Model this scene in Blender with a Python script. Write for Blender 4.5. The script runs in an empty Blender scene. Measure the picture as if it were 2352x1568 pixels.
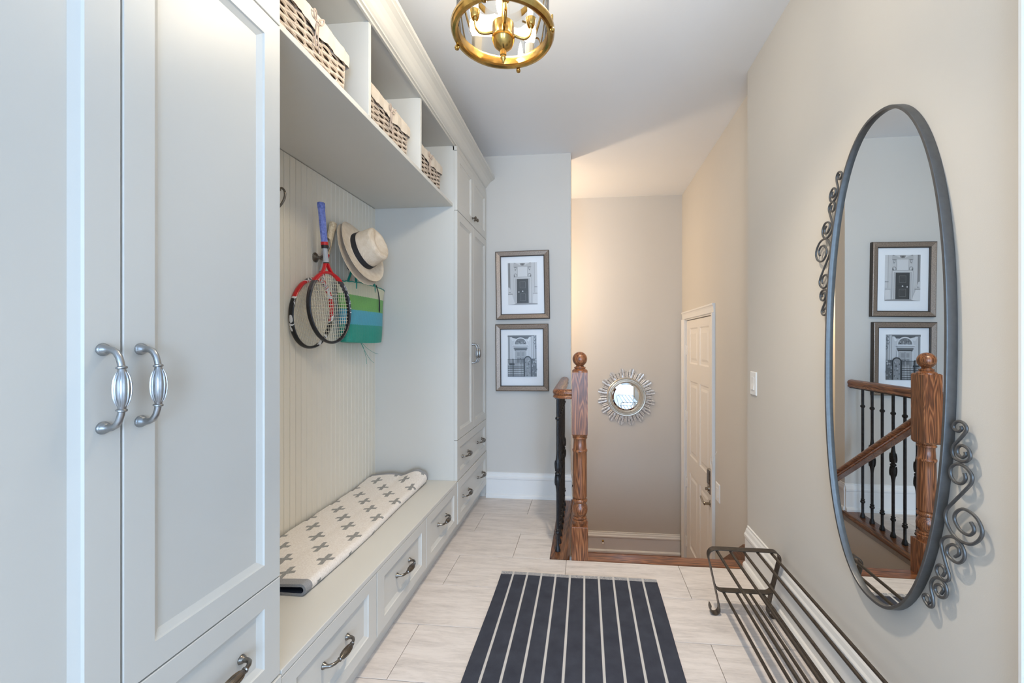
import bpy, math, random
from mathutils import Vector, Matrix
random.seed(7)
PI = math.pi
scene = bpy.context.scene
COL = scene.collection

# ------------------------------------------------------------------ camera, light, exposure
cam = bpy.data.cameras.new('camera'); camo = bpy.data.objects.new('camera', cam); COL.objects.link(camo)
camo.location = (0, 0, 1.22); camo.rotation_euler = (PI/2, 0, math.radians(5.6814))
cam.sensor_width = 36; cam.lens = 36*970/2352; cam.shift_x = -72.5/2352; cam.shift_y = 3/2352
cam.clip_start = 0.02; cam.clip_end = 60
scene.camera = camo
scene.view_settings.view_transform = 'Standard'; scene.view_settings.look = 'None'
scene.view_settings.exposure = 0.0; scene.view_settings.gamma = 1; scene.view_settings.use_curve_mapping = False
cy = scene.cycles
cy.use_adaptive_sampling = True; cy.adaptive_threshold = 0.02; cy.max_bounces = 8; cy.diffuse_bounces = 5; cy.glossy_bounces = 5; cy.transmission_bounces = 6; cy.transparent_max_bounces = 12
cy.sample_clamp_indirect = 6; cy.caustics_reflective = False; cy.caustics_refractive = False; cy.use_denoising = True

W = bpy.data.worlds.new('daylight'); scene.world = W; W.use_nodes = True
W.node_tree.nodes['Background'].inputs[0].default_value = (0.62, 0.80, 1.0, 1)
W.node_tree.nodes['Background'].inputs[1].default_value = 1.0

def area(name, loc, rot, sx, sy, power, col):
    l = bpy.data.lights.new(name, 'AREA'); l.shape = 'RECTANGLE'; l.size = sx; l.size_y = sy; l.energy = power; l.color = col
    o = bpy.data.objects.new(name, l); COL.objects.link(o); o.location = loc; o.rotation_euler = rot
    return o
def point(name, loc, power, col, r=0.04):
    l = bpy.data.lights.new(name, 'POINT'); l.energy = power; l.color = col; l.shadow_soft_size = r
    o = bpy.data.objects.new(name, l); COL.objects.link(o); o.location = loc
    return o
# daylight through the glazed entrance behind the camera
area('entrance_daylight', (1.75, -3.98, 1.20), (PI/2, 0, math.radians(25)), 1.30, 2.05, 145, (0.52, 0.71, 1.0))
WARM = (1.0, 0.80, 0.58)
area('added_wide_fill', (-0.62, -3.98, 1.20), (PI/2, 0, 0), 1.46, 2.05, 105, (0.45, 0.69, 1.0))  # added second daylight source, unseen, lifting floor, far wall and right wall
# added fill spots at ceiling height, without fixtures, brightening floor and lower walls
for px, py, pw_ in ((0.12, 1.45, 128), (0.12, 0.25, 4)):
    l = bpy.data.lights.new('added_fill_spot', 'SPOT'); l.energy = pw_; l.color = (1.0, 0.85, 0.66); l.spot_size = math.radians(100); l.spot_blend = 1.0; l.shadow_soft_size = 0.05
    po = bpy.data.objects.new('added_fill_spot', l); COL.objects.link(po); po.location = (px, py, 2.68)
# wall lamp of the lower landing, round the corner
point('landing_lamp', (-0.75, 3.88, 1.75), 34, (1.0, 0.76, 0.52), 0.06)

# ------------------------------------------------------------------ materials
def C(r, g, b):
    f = lambda v: (v/255/12.92) if v/255 <= 0.04045 else ((v/255+0.055)/1.055)**2.4
    return (f(r), f(g), f(b), 1)
class NT:
    def __init__(s, name):
        s.m = bpy.data.materials.new(name); s.m.use_nodes = True; s.t = s.m.node_tree
        s.b = s.t.nodes['Principled BSDF']
    def n(s, t, **kw):
        o = s.t.nodes.new(t)
        for k, v in kw.items(): setattr(o, k, v)
        return o
    def l(s, a, b): s.t.links.new(a, b)
    def val(s, inp, v):
        if hasattr(v, 'is_linked'): s.l(v, inp)
        else: inp.default_value = v
    def math(s, op, a, b=0.0, c=0.0):
        o = s.n('ShaderNodeMath', operation=op)
        for i, v in enumerate((a, b, c)): s.val(o.inputs[i], v)
        return o.outputs[0]
    def coord(s, kind='Object'): return s.n('ShaderNodeTexCoord').outputs[kind]
    def mapped(s, scale, kind='Object', rot=(0, 0, 0)):
        m = s.n('ShaderNodeMapping'); m.inputs['Scale'].default_value = scale; m.inputs['Rotation'].default_value = rot
        s.l(s.coord(kind), m.inputs[0]); return m.outputs[0]
    def noise(s, vec, scale, detail=4, rough=0.55, dist=0):
        o = s.n('ShaderNodeTexNoise'); s.l(vec, o.inputs['Vector']); o.inputs['Scale'].default_value = scale
        o.inputs['Detail'].default_value = detail; o.inputs['Roughness'].default_value = rough; o.inputs['Distortion'].default_value = dist
        return o.outputs['Fac']
    def ramp(s, fac, stops, interp='LINEAR'):
        o = s.n('ShaderNodeValToRGB'); o.color_ramp.interpolation = interp; e = o.color_ramp.elements
        while len(e) < len(stops): e.new(0.5)
        for k, (p, c) in enumerate(stops): e[k].position = p; e[k].color = c
        s.val(o.inputs[0], fac); return o.outputs[0]
    def mix(s, fac, a, b):
        o = s.n('ShaderNodeMix', data_type='RGBA'); s.val(o.inputs[0], fac); s.val(o.inputs[6], a); s.val(o.inputs[7], b); return o.outputs[2]
    def bump(s, h, strength, dist=0.01):
        o = s.n('ShaderNodeBump'); o.inputs['Strength'].default_value = strength; o.inputs['Distance'].default_value = dist
        s.l(h, o.inputs['Height']); s.l(o.outputs[0], s.b.inputs['Normal'])
    def sep(s, v):
        o = s.n('ShaderNodeSeparateXYZ'); s.l(v, o.inputs[0]); return o.outputs
def plain(name, col, rough=0.5, metal=0.0, var=0.0, vs=8, bump=0.0, bs=200, spec=0.5):
    t = NT(name); t.b.inputs['Roughness'].default_value = rough; t.b.inputs['Metallic'].default_value = metal
    t.b.inputs['Specular IOR Level'].default_value = spec
    if var:
        lo = tuple(v*(1-var) for v in col[:3])+(1,); hi = tuple(min(1, v*(1+var)) for v in col[:3])+(1,)
        t.l(t.ramp(t.noise(t.coord(), vs, 5), [(0.3, lo), (0.7, hi)]), t.b.inputs['Base Color'])
    else: t.b.inputs['Base Color'].default_value = col
    if bump: t.bump(t.noise(t.coord(), bs, 3), bump, 0.002)
    return t.m
M = {}
M['cab'] = plain('cabinet_paint', C(212, 210, 203), 0.42, var=0.012, vs=3)
M['wall'] = plain('wall_paint', C(211, 206, 198), 0.75, var=0.012, vs=2, bump=0.08, bs=350)
M['ceil'] = plain('ceiling_paint', C(236, 238, 241), 0.85, var=0.01, vs=2)
M['trim'] = plain('white_trim_paint', C(236, 235, 232), 0.4, var=0.01, vs=4)
M['doorp'] = plain('white_door_paint', C(236, 232, 226), 0.42, var=0.01, vs=4)
M['grout'] = plain('grout', C(150, 143, 137), 0.9, var=0.08, vs=60)
M['dark'] = plain('dark_gap', C(60, 58, 55), 0.8, var=0.05)
M['plastic'] = plain('white_plastic', C(240, 240, 238), 0.35, var=0.01)
def tile_mat():
    t = NT('stone_tile'); info = t.n('ShaderNodeObjectInfo')
    mp = t.n('ShaderNodeMapping'); mp.inputs['Scale'].default_value = (1.6, 11, 1); t.l(t.coord(), mp.inputs[0])
    cb = t.n('ShaderNodeCombineXYZ'); t.l(t.math('MULTIPLY', info.outputs['Random'], 37.0), cb.inputs[0]); t.l(t.math('MULTIPLY', info.outputs['Random'], 91.0), cb.inputs[1])
    t.l(cb.outputs[0], mp.inputs['Location'])
    n1 = t.noise(mp.outputs[0], 2.4, 10, 0.66, 0.5); n2 = t.noise(mp.outputs[0], 11.0, 8, 0.75, 0.3)
    f = t.math('ADD', t.math('MULTIPLY', n1, 0.65), t.math('MULTIPLY', n2, 0.35))
    col = t.ramp(f, [(0.30, C(184, 175, 169)), (0.44, C(212, 203, 196)), (0.56, C(228, 219, 212)), (0.75, C(233, 226, 220))])
    t.l(col, t.b.inputs['Base Color']); t.b.inputs['Roughness'].default_value = 0.5; t.b.inputs['Specular IOR Level'].default_value = 0.3
    t.bump(n2, 0.05, 0.002); return t.m
M['tile'] = tile_mat()
def wood(name, axis, cols, scale=1.0, rough=0.32, ring=26):
    t = NT(name); sc = [17, 17, 17]; sc[axis] = 1.1
    v = t.mapped(tuple(k*scale for k in sc))
    big = t.noise(v, 1.3, 3, 0.5, 0.6)
    g = t.math('FRACT', t.math('MULTIPLY', big, ring*0.55))
    g = t.math('POWER', t.math('ABSOLUTE', t.math('SUBTRACT', t.math('MULTIPLY', g, 2), 1)), 1.6)
    sc2 = [260, 260, 260]; sc2[axis] = 9
    pores = t.noise(t.mapped(tuple(sc2)), 1.0, 3, 0.6)
    f = t.math('ADD', t.math('MULTIPLY', g, 0.55), t.math('MULTIPLY', pores, 0.62))
    col = t.ramp(f, [(0.25, cols[0]), (0.5, cols[1]), (0.85, cols[2])])
    t.l(col, t.b.inputs['Base Color']); t.b.inputs['Roughness'].default_value = rough
    t.b.inputs['Coat Weight'].default_value = 0.25; t.b.inputs['Coat Roughness'].default_value = 0.2
    t.bump(pores, 0.08, 0.001); return t.m
OAK = (C(76, 43, 24), C(128, 76, 45), C(164, 106, 66))
M['oakz'] = wood('oak_upright', 2, OAK); M['oakx'] = wood('oak_across', 0, OAK); M['oaky'] = wood('oak_along', 1, OAK)
M['oaky_dark'] = wood('oak_strip', 1, (C(64, 38, 22), C(112, 70, 42), C(142, 94, 60)))
def metal(name, col, rough, var=0.25, metal_=1.0):
    t = NT(name); n = t.noise(t.coord(), 60, 5)
    lo = tuple(v*(1-var) for v in col[:3])+(1,)
    t.l(t.ramp(n, [(0.35, lo), (0.65, col)]), t.b.inputs['Base Color']); t.b.inputs['Metallic'].default_value = metal_
    t.b.inputs['Roughness'].default_value = rough; return t.m
M['pewter'] = metal('brushed_pewter', C(176, 178, 180), 0.3, 0.2)
M['bronze'] = metal('aged_nickel', C(140, 134, 126), 0.28, 0.35)
M['brass'] = metal('polished_brass', C(196, 160, 92), 0.2, 0.25)
M['iron'] = metal('black_iron', C(58, 58, 60), 0.42, 0.35, 0.6)
M['rackiron'] = metal('bronze_iron', C(92, 84, 76), 0.42, 0.3, 0.75)
M['mframe'] = metal('graphite_metal', C(112, 113, 114), 0.42, 0.12, 0.8)
M['nickel'] = metal('satin_nickel', C(186, 178, 166), 0.25, 0.15)
def mirror_mat():
    t = NT('mirror_glass'); t.b.inputs['Metallic'].default_value = 1; t.b.inputs['Roughness'].default_value = 0.0
    n = t.noise(t.coord(), 1.0, 1)
    t.l(t.ramp(n, [(0, C(236, 240, 240)), (1, C(240, 243, 243))]), t.b.inputs['Base Color']); return t.m
M['mirror'] = mirror_mat()
def clear_glass():
    t = NT('clear_glass'); t.t.nodes.remove(t.b)
    tr = t.n('ShaderNodeBsdfTransparent'); gl = t.n('ShaderNodeBsdfGlossy'); gl.inputs['Roughness'].default_value = 0.02
    fr = t.n('ShaderNodeFresnel'); fr.inputs[0].default_value = 1.45; mx = t.n('ShaderNodeMixShader')
    tr.inputs[0].default_value = (0.97, 0.985, 0.98, 1)
    t.l(fr.outputs[0], mx.inputs[0]); t.l(tr.outputs[0], mx.inputs[1]); t.l(gl.outputs[0], mx.inputs[2])
    t.l(mx.outputs[0], t.t.nodes['Material Output'].inputs[0]); return t.m
M['glass'] = clear_glass()
def emit(name, col, s):
    t = NT(name); t.b.inputs['Emission Color'].default_value = col; t.b.inputs['Emission Strength'].default_value = s
    t.b.inputs['Base Color'].default_value = col; return t.m
M['bulb'] = emit('lit_bulb', (1.0, 0.85, 0.65, 1), 240)

# ------------------------------------------------------------------ mesh helpers
def catmull(pts, k=4, closed=False):
    P = [Vector(p) for p in pts]; n = len(P); out = []
    rng = range(n) if closed else range(n-1)
    for i in rng:
        if closed: p0, p1, p2, p3 = P[(i-1) % n], P[i], P[(i+1) % n], P[(i+2) % n]
        else: p0, p1, p2, p3 = P[max(i-1, 0)], P[i], P[i+1], P[min(i+2, n-1)]
        for j in range(k):
            t = j/k
            out.append(0.5*((2*p1)+(p2-p0)*t+(2*p0-5*p1+4*p2-p3)*t*t+(3*p1-p0-3*p2+p3)*t**3))
    if not closed: out.append(P[-1])
    return out
class MB:
    def __init__(s): s.v = []; s.f = []; s.mi = []; s.uv = None; s.col = []
    def add(s, vs, fs, mi=0):
        o = len(s.v); s.v += [Vector(p) for p in vs]
        for f in fs: s.f.append([o+i for i in f]); s.mi.append(mi)
        return s
    def box(s, x0, x1, y0, y1, z0, z1, mi=0):
        x0, x1 = min(x0, x1), max(x0, x1); y0, y1 = min(y0, y1), max(y0, y1); z0, z1 = min(z0, z1), max(z0, z1)
        return s.add([(x0,y0,z0),(x1,y0,z0),(x1,y1,z0),(x0,y1,z0),(x0,y0,z1),(x1,y0,z1),(x1,y1,z1),(x0,y1,z1)],
                     [(3,2,1,0),(4,5,6,7),(0,1,5,4),(1,2,6,5),(2,3,7,6),(3,0,4,7)], mi)
    def tube(s, path, r, n=8, closed=False, mi=0, flat=None, up=None, caps=True, twist=0):
        # r: number or list; flat=(a,b) multiplies the two section axes; up fixes the first section axis
        P = [Vector(p) for p in path]; m = len(P); rr = r if isinstance(r, (list, tuple)) else [r]*m
        T = []
        for i in range(m):
            if closed: d = P[(i+1) % m]-P[i-1]
            else: d = P[min(i+1, m-1)]-P[max(i-1, 0)]
            T.append(d.normalized() if d.length > 1e-9 else Vector((0, 0, 1)))
        fa, fb = flat or (1, 1)
        if up is None:
            a = Vector((0, 0, 1)) if abs(T[0].z) < 0.9 else Vector((1, 0, 0))
            u = (a - T[0]*a.dot(T[0])).normalized()
        rings = []
        for i in range(m):
            if up is not None:
                a = Vector(up); u = (a - T[i]*a.dot(T[i])).normalized()
            else:
                u = (u - T[i]*u.dot(T[i])); u = u.normalized() if u.length > 1e-6 else T[i].orthogonal().normalized()
            w = T[i].cross(u)
            rings.append([P[i]+(u*math.cos(2*PI*k/n+twist)*fa+w*math.sin(2*PI*k/n+twist)*fb)*rr[i] for k in range(n)])
        vs = [p for R in rings for p in R]; fs = []
        for i in range(m if closed else m-1):
            j = (i+1) % m
            for k in range(n): fs.append((i*n+k, i*n+(k+1) % n, j*n+(k+1) % n, j*n+k))
        if caps and not closed: fs.append(tuple(reversed(range(n)))); fs.append(tuple((m-1)*n+k for k in range(n)))
        return s.add(vs, fs, mi)
    def lathe(s, prof, n=24, o=(0, 0, 0), axis=(0, 0, 1), mi=0, caps=True):
        A = Vector(axis).normalized(); u = A.orthogonal().normalized()
        if abs(A.z) > 0.99: u = Vector((1, 0, 0))
        w = A.cross(u); O = Vector(o); vs = []; fs = []
        for (r, h) in prof:
            for k in range(n):
                a = 2*PI*k/n; vs.append(O+A*h+(u*math.cos(a)+w*math.sin(a))*r)
        m = len(prof)
        for i in range(m-1):
            for k in range(n): fs.append((i*n+k, i*n+(k+1) % n, (i+1)*n+(k+1) % n, (i+1)*n+k))
        if caps and prof[0][0] > 1e-6: fs.append(tuple(reversed(range(n))))
        if caps and prof[-1][0] > 1e-6: fs.append(tuple((m-1)*n+k for k in range(n)))
        return s.add(vs, fs, mi)
    def extrude(s, prof, a, b, plane, mi=0):
        # closed 2-D profile in the given plane ('xz','yz','xy') swept between a and b on the third axis
        def pt(p, t): return {'xz': (p[0], t, p[1]), 'yz': (t, p[0], p[1]), 'xy': (p[0], p[1], t)}[plane]
        n = len(prof); vs = [pt(p, a) for p in prof]+[pt(p, b) for p in prof]
        fs = [(i, (i+1) % n, n+(i+1) % n, n+i) for i in range(n)]+[tuple(reversed(range(n))), tuple(range(n, 2*n))]
        return s.add(vs, fs, mi)
    def slab(s, O, U, V, N, w, h, t, rects=(), depth=0.01, bev=0.012, raised=None, cham=0.0015, mi=0):
        # board with recessed panels; O lower corner on the FRONT face
        O, U, V, N = Vector(O), Vector(U), Vector(V), Vector(N)
        us = sorted({cham, w-cham, *[r[0] for r in rects], *[r[1] for r in rects]}); vs_ = sorted({cham, h-cham, *[r[2] for r in rects], *[r[3] for r in rects]})
        P = lambda a, b, d=0: O+U*a+V*b+N*d
        for i in range(len(us)-1):
            for j in range(len(vs_)-1):
                a0, a1, b0, b1 = us[i], us[i+1], vs_[j], vs_[j+1]
                if any(r[0]-1e-6 <= a0 and a1 <= r[1]+1e-6 and r[2]-1e-6 <= b0 and b1 <= r[3]+1e-6 for r in rects): continue
                s.add([P(a0, b0), P(a1, b0), P(a1, b1), P(a0, b1)], [(0, 1, 2, 3)], mi)
        for (a0, a1, b0, b1) in rects:
            loops = [(0, 0), (bev*0.15, -depth*0.35), (bev, -depth)]
            if raised: loops += [(bev+raised[0], -depth), (bev+raised[0]+raised[1], -depth+raised[2])]
            L = [[P(a0+e, b0+e, d), P(a1-e, b0+e, d), P(a1-e, b1-e, d), P(a0+e, b1-e, d)] for e, d in loops]
            for q in range(len(L)-1):
                for k in range(4): s.add([L[q][k], L[q][(k+1) % 4], L[q+1][(k+1) % 4], L[q+1][k]], [(0, 1, 2, 3)], mi)
            s.add(L[-1], [(0, 1, 2, 3)], mi)
        F = [P(cham, cham), P(w-cham, cham), P(w-cham, h-cham), P(cham, h-cham)]
        E = [P(0, 0, -cham), P(w, 0, -cham), P(w, h, -cham), P(0, h, -cham)]; B = [P(0, 0, -t), P(w, 0, -t), P(w, h, -t), P(0, h, -t)]
        for k in range(4):
            s.add([F[k], E[k], E[(k+1) % 4], F[(k+1) % 4]], [(0, 1, 2, 3)], mi); s.add([E[k], B[k], B[(k+1) % 4], E[(k+1) % 4]], [(0, 1, 2, 3)], mi)
        s.add(B, [(3, 2, 1, 0)], mi); return s
    def mesh(s, name, mats, smooth=False, off=(0, 0, 0), weld=False):
        me = bpy.data.meshes.new(name); o = Vector(off)
        me.from_pydata([tuple(p-o) for p in s.v], [], s.f)
        for m in (mats if isinstance(mats, (list, tuple)) else [mats]): me.materials.append(M[m] if isinstance(m, str) else m)
        me.polygons.foreach_set('material_index', s.mi)
        if smooth: me.polygons.foreach_set('use_smooth', [True]*len(s.f))
        if s.uv:
            L = me.uv_layers.new(name='uv')
            for lp in me.loops: L.data[lp.index].uv = s.uv[lp.vertex_index]
        if s.col:
            A = me.color_attributes.new('ink', 'FLOAT_COLOR', 'CORNER'); k = 0
            for p, c in zip(me.polygons, s.col):
                for li in p.loop_indices: A.data[li].color = c
        me.update()
        if smooth: me.set_sharp_from_angle(angle=math.radians(38))
        return me
def link(name, me, parent=None):
    o = bpy.data.objects.new(name, me); COL.objects.link(o)
    if parent is not None: o.parent = parent
    return o
def tag(o, label=None, cat=None, group=None, kind=None):
    if label: o['label'] = label
    if cat: o['category'] = cat
    if group: o['group'] = group
    if kind: o['kind'] = kind
    return o
def thing(name, label, cat, loc=(0, 0, 0), group=None, kind=None):
    o = bpy.data.objects.new(name, None); COL.objects.link(o); o.location = loc; o.empty_display_size = 0.05
    return tag(o, label, cat, group, kind)
def root_of(o):
    while o.parent is not None: o = o.parent
    return o
def part(name, mb, mats, parent, smooth=False, local=False, label=None, bevel=0, kind=None):
    # mesh coordinates are world ones unless local; the thing's root sits at its base
    off = (0, 0, 0) if local else root_of(parent).location
    o = link(name, mb.mesh(name, mats, smooth, off), parent)
    if bevel: m = o.modifiers.new('soft_edge', 'BEVEL'); m.width = bevel; m.segments = 2; m.limit_method = 'ANGLE'
    if label: o['label'] = label
    if kind: o['kind'] = kind
    return o
def struct(name, mb, mats, label=None, cat=None, smooth=False, bevel=0, loc=(0, 0, 0)):
    o = link(name, mb.mesh(name, mats, smooth, loc)); o.location = loc; o['kind'] = 'structure'
    if label: o['label'] = label
    if cat: o['category'] = cat
    if bevel: m = o.modifiers.new('soft_edge', 'BEVEL'); m.width = bevel; m.segments = 2; m.limit_method = 'ANGLE'
    return o
def copy_tree(o, parent=None):
    c = o.copy(); COL.objects.link(c); c.parent = parent
    for ch in list(o.children): copy_tree(ch, c)
    return c

# ------------------------------------------------------------------ main dimensions
ZC = 2.70                      # ceiling
XR = 0.88                      # right wall
XS = 0.962                     # stairwell wall beyond it
YF, YS = 3.297, 4.345          # far wall with the pictures, far wall of the stairwell
YN = 2.377                     # front of the stair nosing
XL = -1.40
XD, XCB, XSH = -0.785, -0.805, -0.8125   # door faces, cabinet boxes, shelf front
Y0, Y1, Y2, Y3 = 0.262, 1.020, 2.530, YF # tall unit / bench / tall unit
ZB = 0.372                     # bench height
ZL = -0.905                    # landing
XG0, XG1 = -0.201, -0.100      # oak strip under the guard

# ------------------------------------------------------------------ room shell
fl = struct('floor', MB().box(-1.40, XR+0.02, 0.88, YN, -0.06, -0.005).box(-1.40, 3.05, -4.1, 0.88, -0.06, -0.005).box(-1.40, XG1, YN, YF+0.1, -0.06, -0.005), 'grout',
            'pale grey stone tile floor laid in a half offset', 'floor')
tile_cache = {}
def tile(x0, x1, y0, y1):
    w, d = round(x1-x0, 4), round(y1-y0, 4); key = (w, d)
    if w < 0.01 or d < 0.01: return
    if key not in tile_cache:
        m = MB(); a, b, cc = w/2-0.0011, d/2-0.0011, 0.0009
        m.add([(-a,-b,-0.005),(a,-b,-0.005),(a,b,-0.005),(-a,b,-0.005),(-a,-b,-cc),(a,-b,-cc),(a,b,-cc),(-a,b,-cc),(-a+cc,-b+cc,0),(a-cc,-b+cc,0),(a-cc,b-cc,0),(-a+cc,b-cc,0)],
              [(0,1,5,4),(1,2,6,5),(2,3,7,6),(3,0,4,7),(4,5,9,8),(5,6,10,9),(6,7,11,10),(7,4,8,11),(8,9,10,11)])
        tile_cache[key] = m.mesh('tile', 'tile')
    o = link('tile', tile_cache[key], fl); o.location = ((x0+x1)/2, (y0+y1)/2, 0)
TW, TL = 0.3025, 0.6115
for k in range(-21, 4):
    ya = 2.374+k*TW; yb = ya+TW
    off = -0.107 if k % 2 else -0.107-TL/2
    hi = (3.0 if k < -5 else XR) if k < 0 else XG0
    if ya > YF: continue
    yb_ = min(yb, YF+0.02); ya_ = max(ya, -4.0)
    if yb_ <= ya_: continue
    i = -4
    while True:
        xa = off+i*TL; xb = xa+TL; i += 1
        if xa > hi: break
        xa, xb = max(xa, -0.95), min(xb, hi)
        if xb > xa: tile(xa, xb, ya_, yb_)
struct('ceiling', MB().box(-1.72, 3.1, -4.2, 4.6, ZC, ZC+0.06), 'ceil', 'smooth white painted ceiling', 'ceiling')
struct('wall_left', MB().box(XL-0.08, XL, -4.1, YF+0.12, -0.06, ZC), 'wall', 'painted wall behind the built-in cabinets', 'wall')
struct('wall_far', MB().box(XL, -0.115, YF, YF+0.125, -0.06, ZC), 'wall', 'pale wall that carries the two framed door photographs', 'wall')
struct('wall_right', MB().box(XR, XR+0.11, 0.90, 2.405, -0.06, ZC).box(XR+0.11, 3.08, 0.90, 1.0, -0.06, ZC), 'wall',
       'beige wall that carries the oval mirror', 'wall')
struct('wall_entrance', MB().box(3.0, 3.08, -4.1, 0.90, -0.06, ZC), 'wall', 'side wall of the entrance hall behind the viewer', 'wall')
struct('wall_stair_right', MB().box(XS, XS+0.09, 2.37, 3.30, -1.0, ZC).box(XS, XS+0.09, 3.30, 4.26, 1.47, ZC).box(XS, XS+0.09, 4.26, YS+0.09, -1.0, ZC), 'wall',
       'beige stairwell wall around the white panelled door', 'wall')
struct('wall_stair_far', MB().box(-1.7, XS, YS, YS+0.09, -1.0, ZC), 'wall', 'beige stairwell wall that carries the sunburst mirror', 'wall')
struct('wall_stair_left', MB().box(XG1-0.06, XG1-0.012, YN+0.02, YF+0.125, ZL-0.05, -0.06).box(-1.7, XG1-0.012, YF+0.005, YF+0.125, ZL-0.05, -0.06).box(-1.7, -1.62, YF+0.125, YS, ZL-0.05, ZC), 'wall',
       'beige stairwell wall below the guard railing', 'wall')
# wall behind the camera: daylight opening, plus a second opening added for fill
struct('wall_back', MB().box(XL, -1.38, -4.06, -3.96, -0.06, ZC).box(0.13, 1.05, -4.06, -3.96, -0.06, ZC).box(-1.38, 0.13, -4.06, -3.96, 2.28, ZC).box(-1.38, 0.13, -4.06, -3.96, -0.06, 0.12).box(2.45, 3.0, -4.06, -3.96, -0.06, ZC).box(1.05, 2.45, -4.06, -3.96, 2.28, ZC).box(1.05, 2.45, -4.06, -3.96, -0.06, 0.12), 'wall', 'wall around the entrance window behind the viewer', 'wall')
struct('landing_floor', MB().box(-1.7, XS, 3.40, YS, ZL-0.05, ZL), 'oakx', 'oak floor of the lower landing', 'floor')

# baseboards: stepped profile, (distance from wall, height)
BBP = [(0, 0), (0.030, 0), (0.030, 0.018), (0.024, 0.028), (0.017, 0.032), (0.017, 0.150), (0.022, 0.158), (0.022, 0.170), (0.016, 0.178), (0.012, 0.192), (0.007, 0.200), (0.007, 0.208), (0, 0.210)]
def sc(h): return [(a, b*h/0.21) for a, b in BBP]
struct('baseboard_right', MB().extrude([(XR-a, b) for a, b in sc(0.228)], 0.932, 2.395, 'xz'), 'trim', 'tall white stepped baseboard below the oval mirror', 'baseboard')
struct('baseboard_far', MB().extrude([(YF-a, b) for a, b in sc(0.198)], XD+0.002, -0.113, 'yz').extrude([(-0.115+a*0.45, b) for a, b in sc(0.198)], YF-0.004, YF+0.12, 'xz'), 'trim',
       'tall white baseboard below the framed photographs', 'baseboard')
struct('baseboard_stair', MB().extrude([(YS-a, ZL+b) for a, b in sc(0.205)], -1.6, XS-0.022, 'yz'), 'trim', 'tall white baseboard below the sunburst mirror', 'baseboard')

# oak nosing at the stair head, strip under the guard, stairs
def rounded(x0, x1, z0, z1, r, side):
    # nosing profile with one rounded edge
    p = [(x0, z0), (x1, z0)] if side > 0 else [(x1, z1), (x0, z1)]
    return p
nos = [(YN, -0.03), (YN, 0.0015), (YN+0.085, 0.0015)]+[(YN+0.085+0.015*math.sin(a), -0.0135+0.015*math.cos(a)) for a in [PI*k/6 for k in range(1, 7)]]+[(YN+0.06, -0.03)]
struct('trim_1', MB().extrude(nos, 0.014, XS-0.02, 'yz'), 'oakx', 'oak nosing board along the stair head', 'trim', smooth=True)
nos2 = [(XG0, -0.03), (XG0, 0.002), (XG1-0.008, 0.002)]+[(XG1-0.008+0.018*math.sin(a), -0.016+0.018*math.cos(a)) for a in [PI*k/6 for k in range(1, 7)]]+[(XG1-0.03, -0.034)]
struct('trim_2', MB().extrude(nos2, YN, YF, 'xz'), 'oaky_dark', 'dark oak strip under the iron balusters', 'trim', smooth=True)
stairs = thing('stairs', 'oak steps leading down to the landing', 'stairs', (0.4, YN+0.08, ZL), kind='structure')
for k in range(1, 6):
    z = -0.181*k; ya = YN+0.075+0.235*(k-1)
    part('riser', MB().box(XG1, XS-0.001, ya, ya+0.018, z, z+0.181-0.022), 'trim', stairs)
    if k < 5: part('tread', MB().box(XG1, XS-0.001, ya-0.001, ya+0.262, z-0.024, z), 'oakx', stairs, bevel=0.008)
sk = MB(); sk.extrude([(2.40, 0.03), (2.64, 0.012), (3.50, -0.62), (3.50, -0.90), (3.30, -0.90), (2.40, -0.28)], XS-0.022, XS-0.001, 'yz')
part('skirt_board', sk, 'oaky_dark', stairs)

# ------------------------------------------------------------------ handles
def pull_mesh(matname):
    # bow pull along local Z, standing on the XY plane towards +X, 128 mm between posts
    h = 0.064; m = MB(); path = []; rad = []
    for (x, z, r) in [(0.002,-h,0.0095),(0.006,-h,0.0088),(0.009,-h,0.0062),(0.017,-h*0.99,0.0054),(0.025,-h*0.93,0.0052),(0.0305,-h*0.80,0.0050),(0.0335,-h*0.66,0.0048),(0.0345,-h*0.58,0.0049)]:
        path.append((x, 0, z)); rad.append(r)
    p2 = [(0.0348,-h*0.555,0.0075),(0.0350,-h*0.525,0.0075),(0.0352,-h*0.50,0.0052),(0.0354,-h*0.47,0.0056),(0.0358,-h*0.36,0.0082),(0.0362,-h*0.2,0.0104),(0.0364,0,0.0112)]
    full = [(a, 0, b) for a, _, b in path]+[(a, 0, b) for a, b, _ in p2]; rr = rad+[r for _, _, r in p2]
    full = full+[(a, 0, -b) for a, _, b in reversed(full[:-1])]; rr = rr+list(reversed(rr[:-1]))
    m.tube(full, rr, 12)
    for k in range(12):   # fluting on the swelling
        a = 2*PI*k/12; pts = []
        for t in range(9):
            u = -1+2*t/8; R = 0.0112*math.sqrt(max(0, 1-(u*0.86)**2))+0.0001
            pts.append((0.036+R*math.cos(a), R*math.sin(a), u*h*0.44))
        m.tube(pts, [0.0006]+[0.0013]*7+[0.0006], 4)
    for sgn in (-1, 1): m.lathe([(0.0105, 0), (0.0105, 0.002), (0.0085, 0.0045), (0.006, 0.008)], 14, (0, 0, sgn*h), (1, 0, 0))
    return m.mesh('handle', matname, True)
PULL_P = pull_mesh('pewter'); PULL_B = pull_mesh('bronze')
def handle(parent, x, y, z, vertical, me):
    o = link('handle', me, parent); r = root_of(parent).location
    o.location = (x-r.x, y-r.y, z-r.z)
    if not vertical: o.rotation_euler = (PI/2, 0, 0)
    return o
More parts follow.
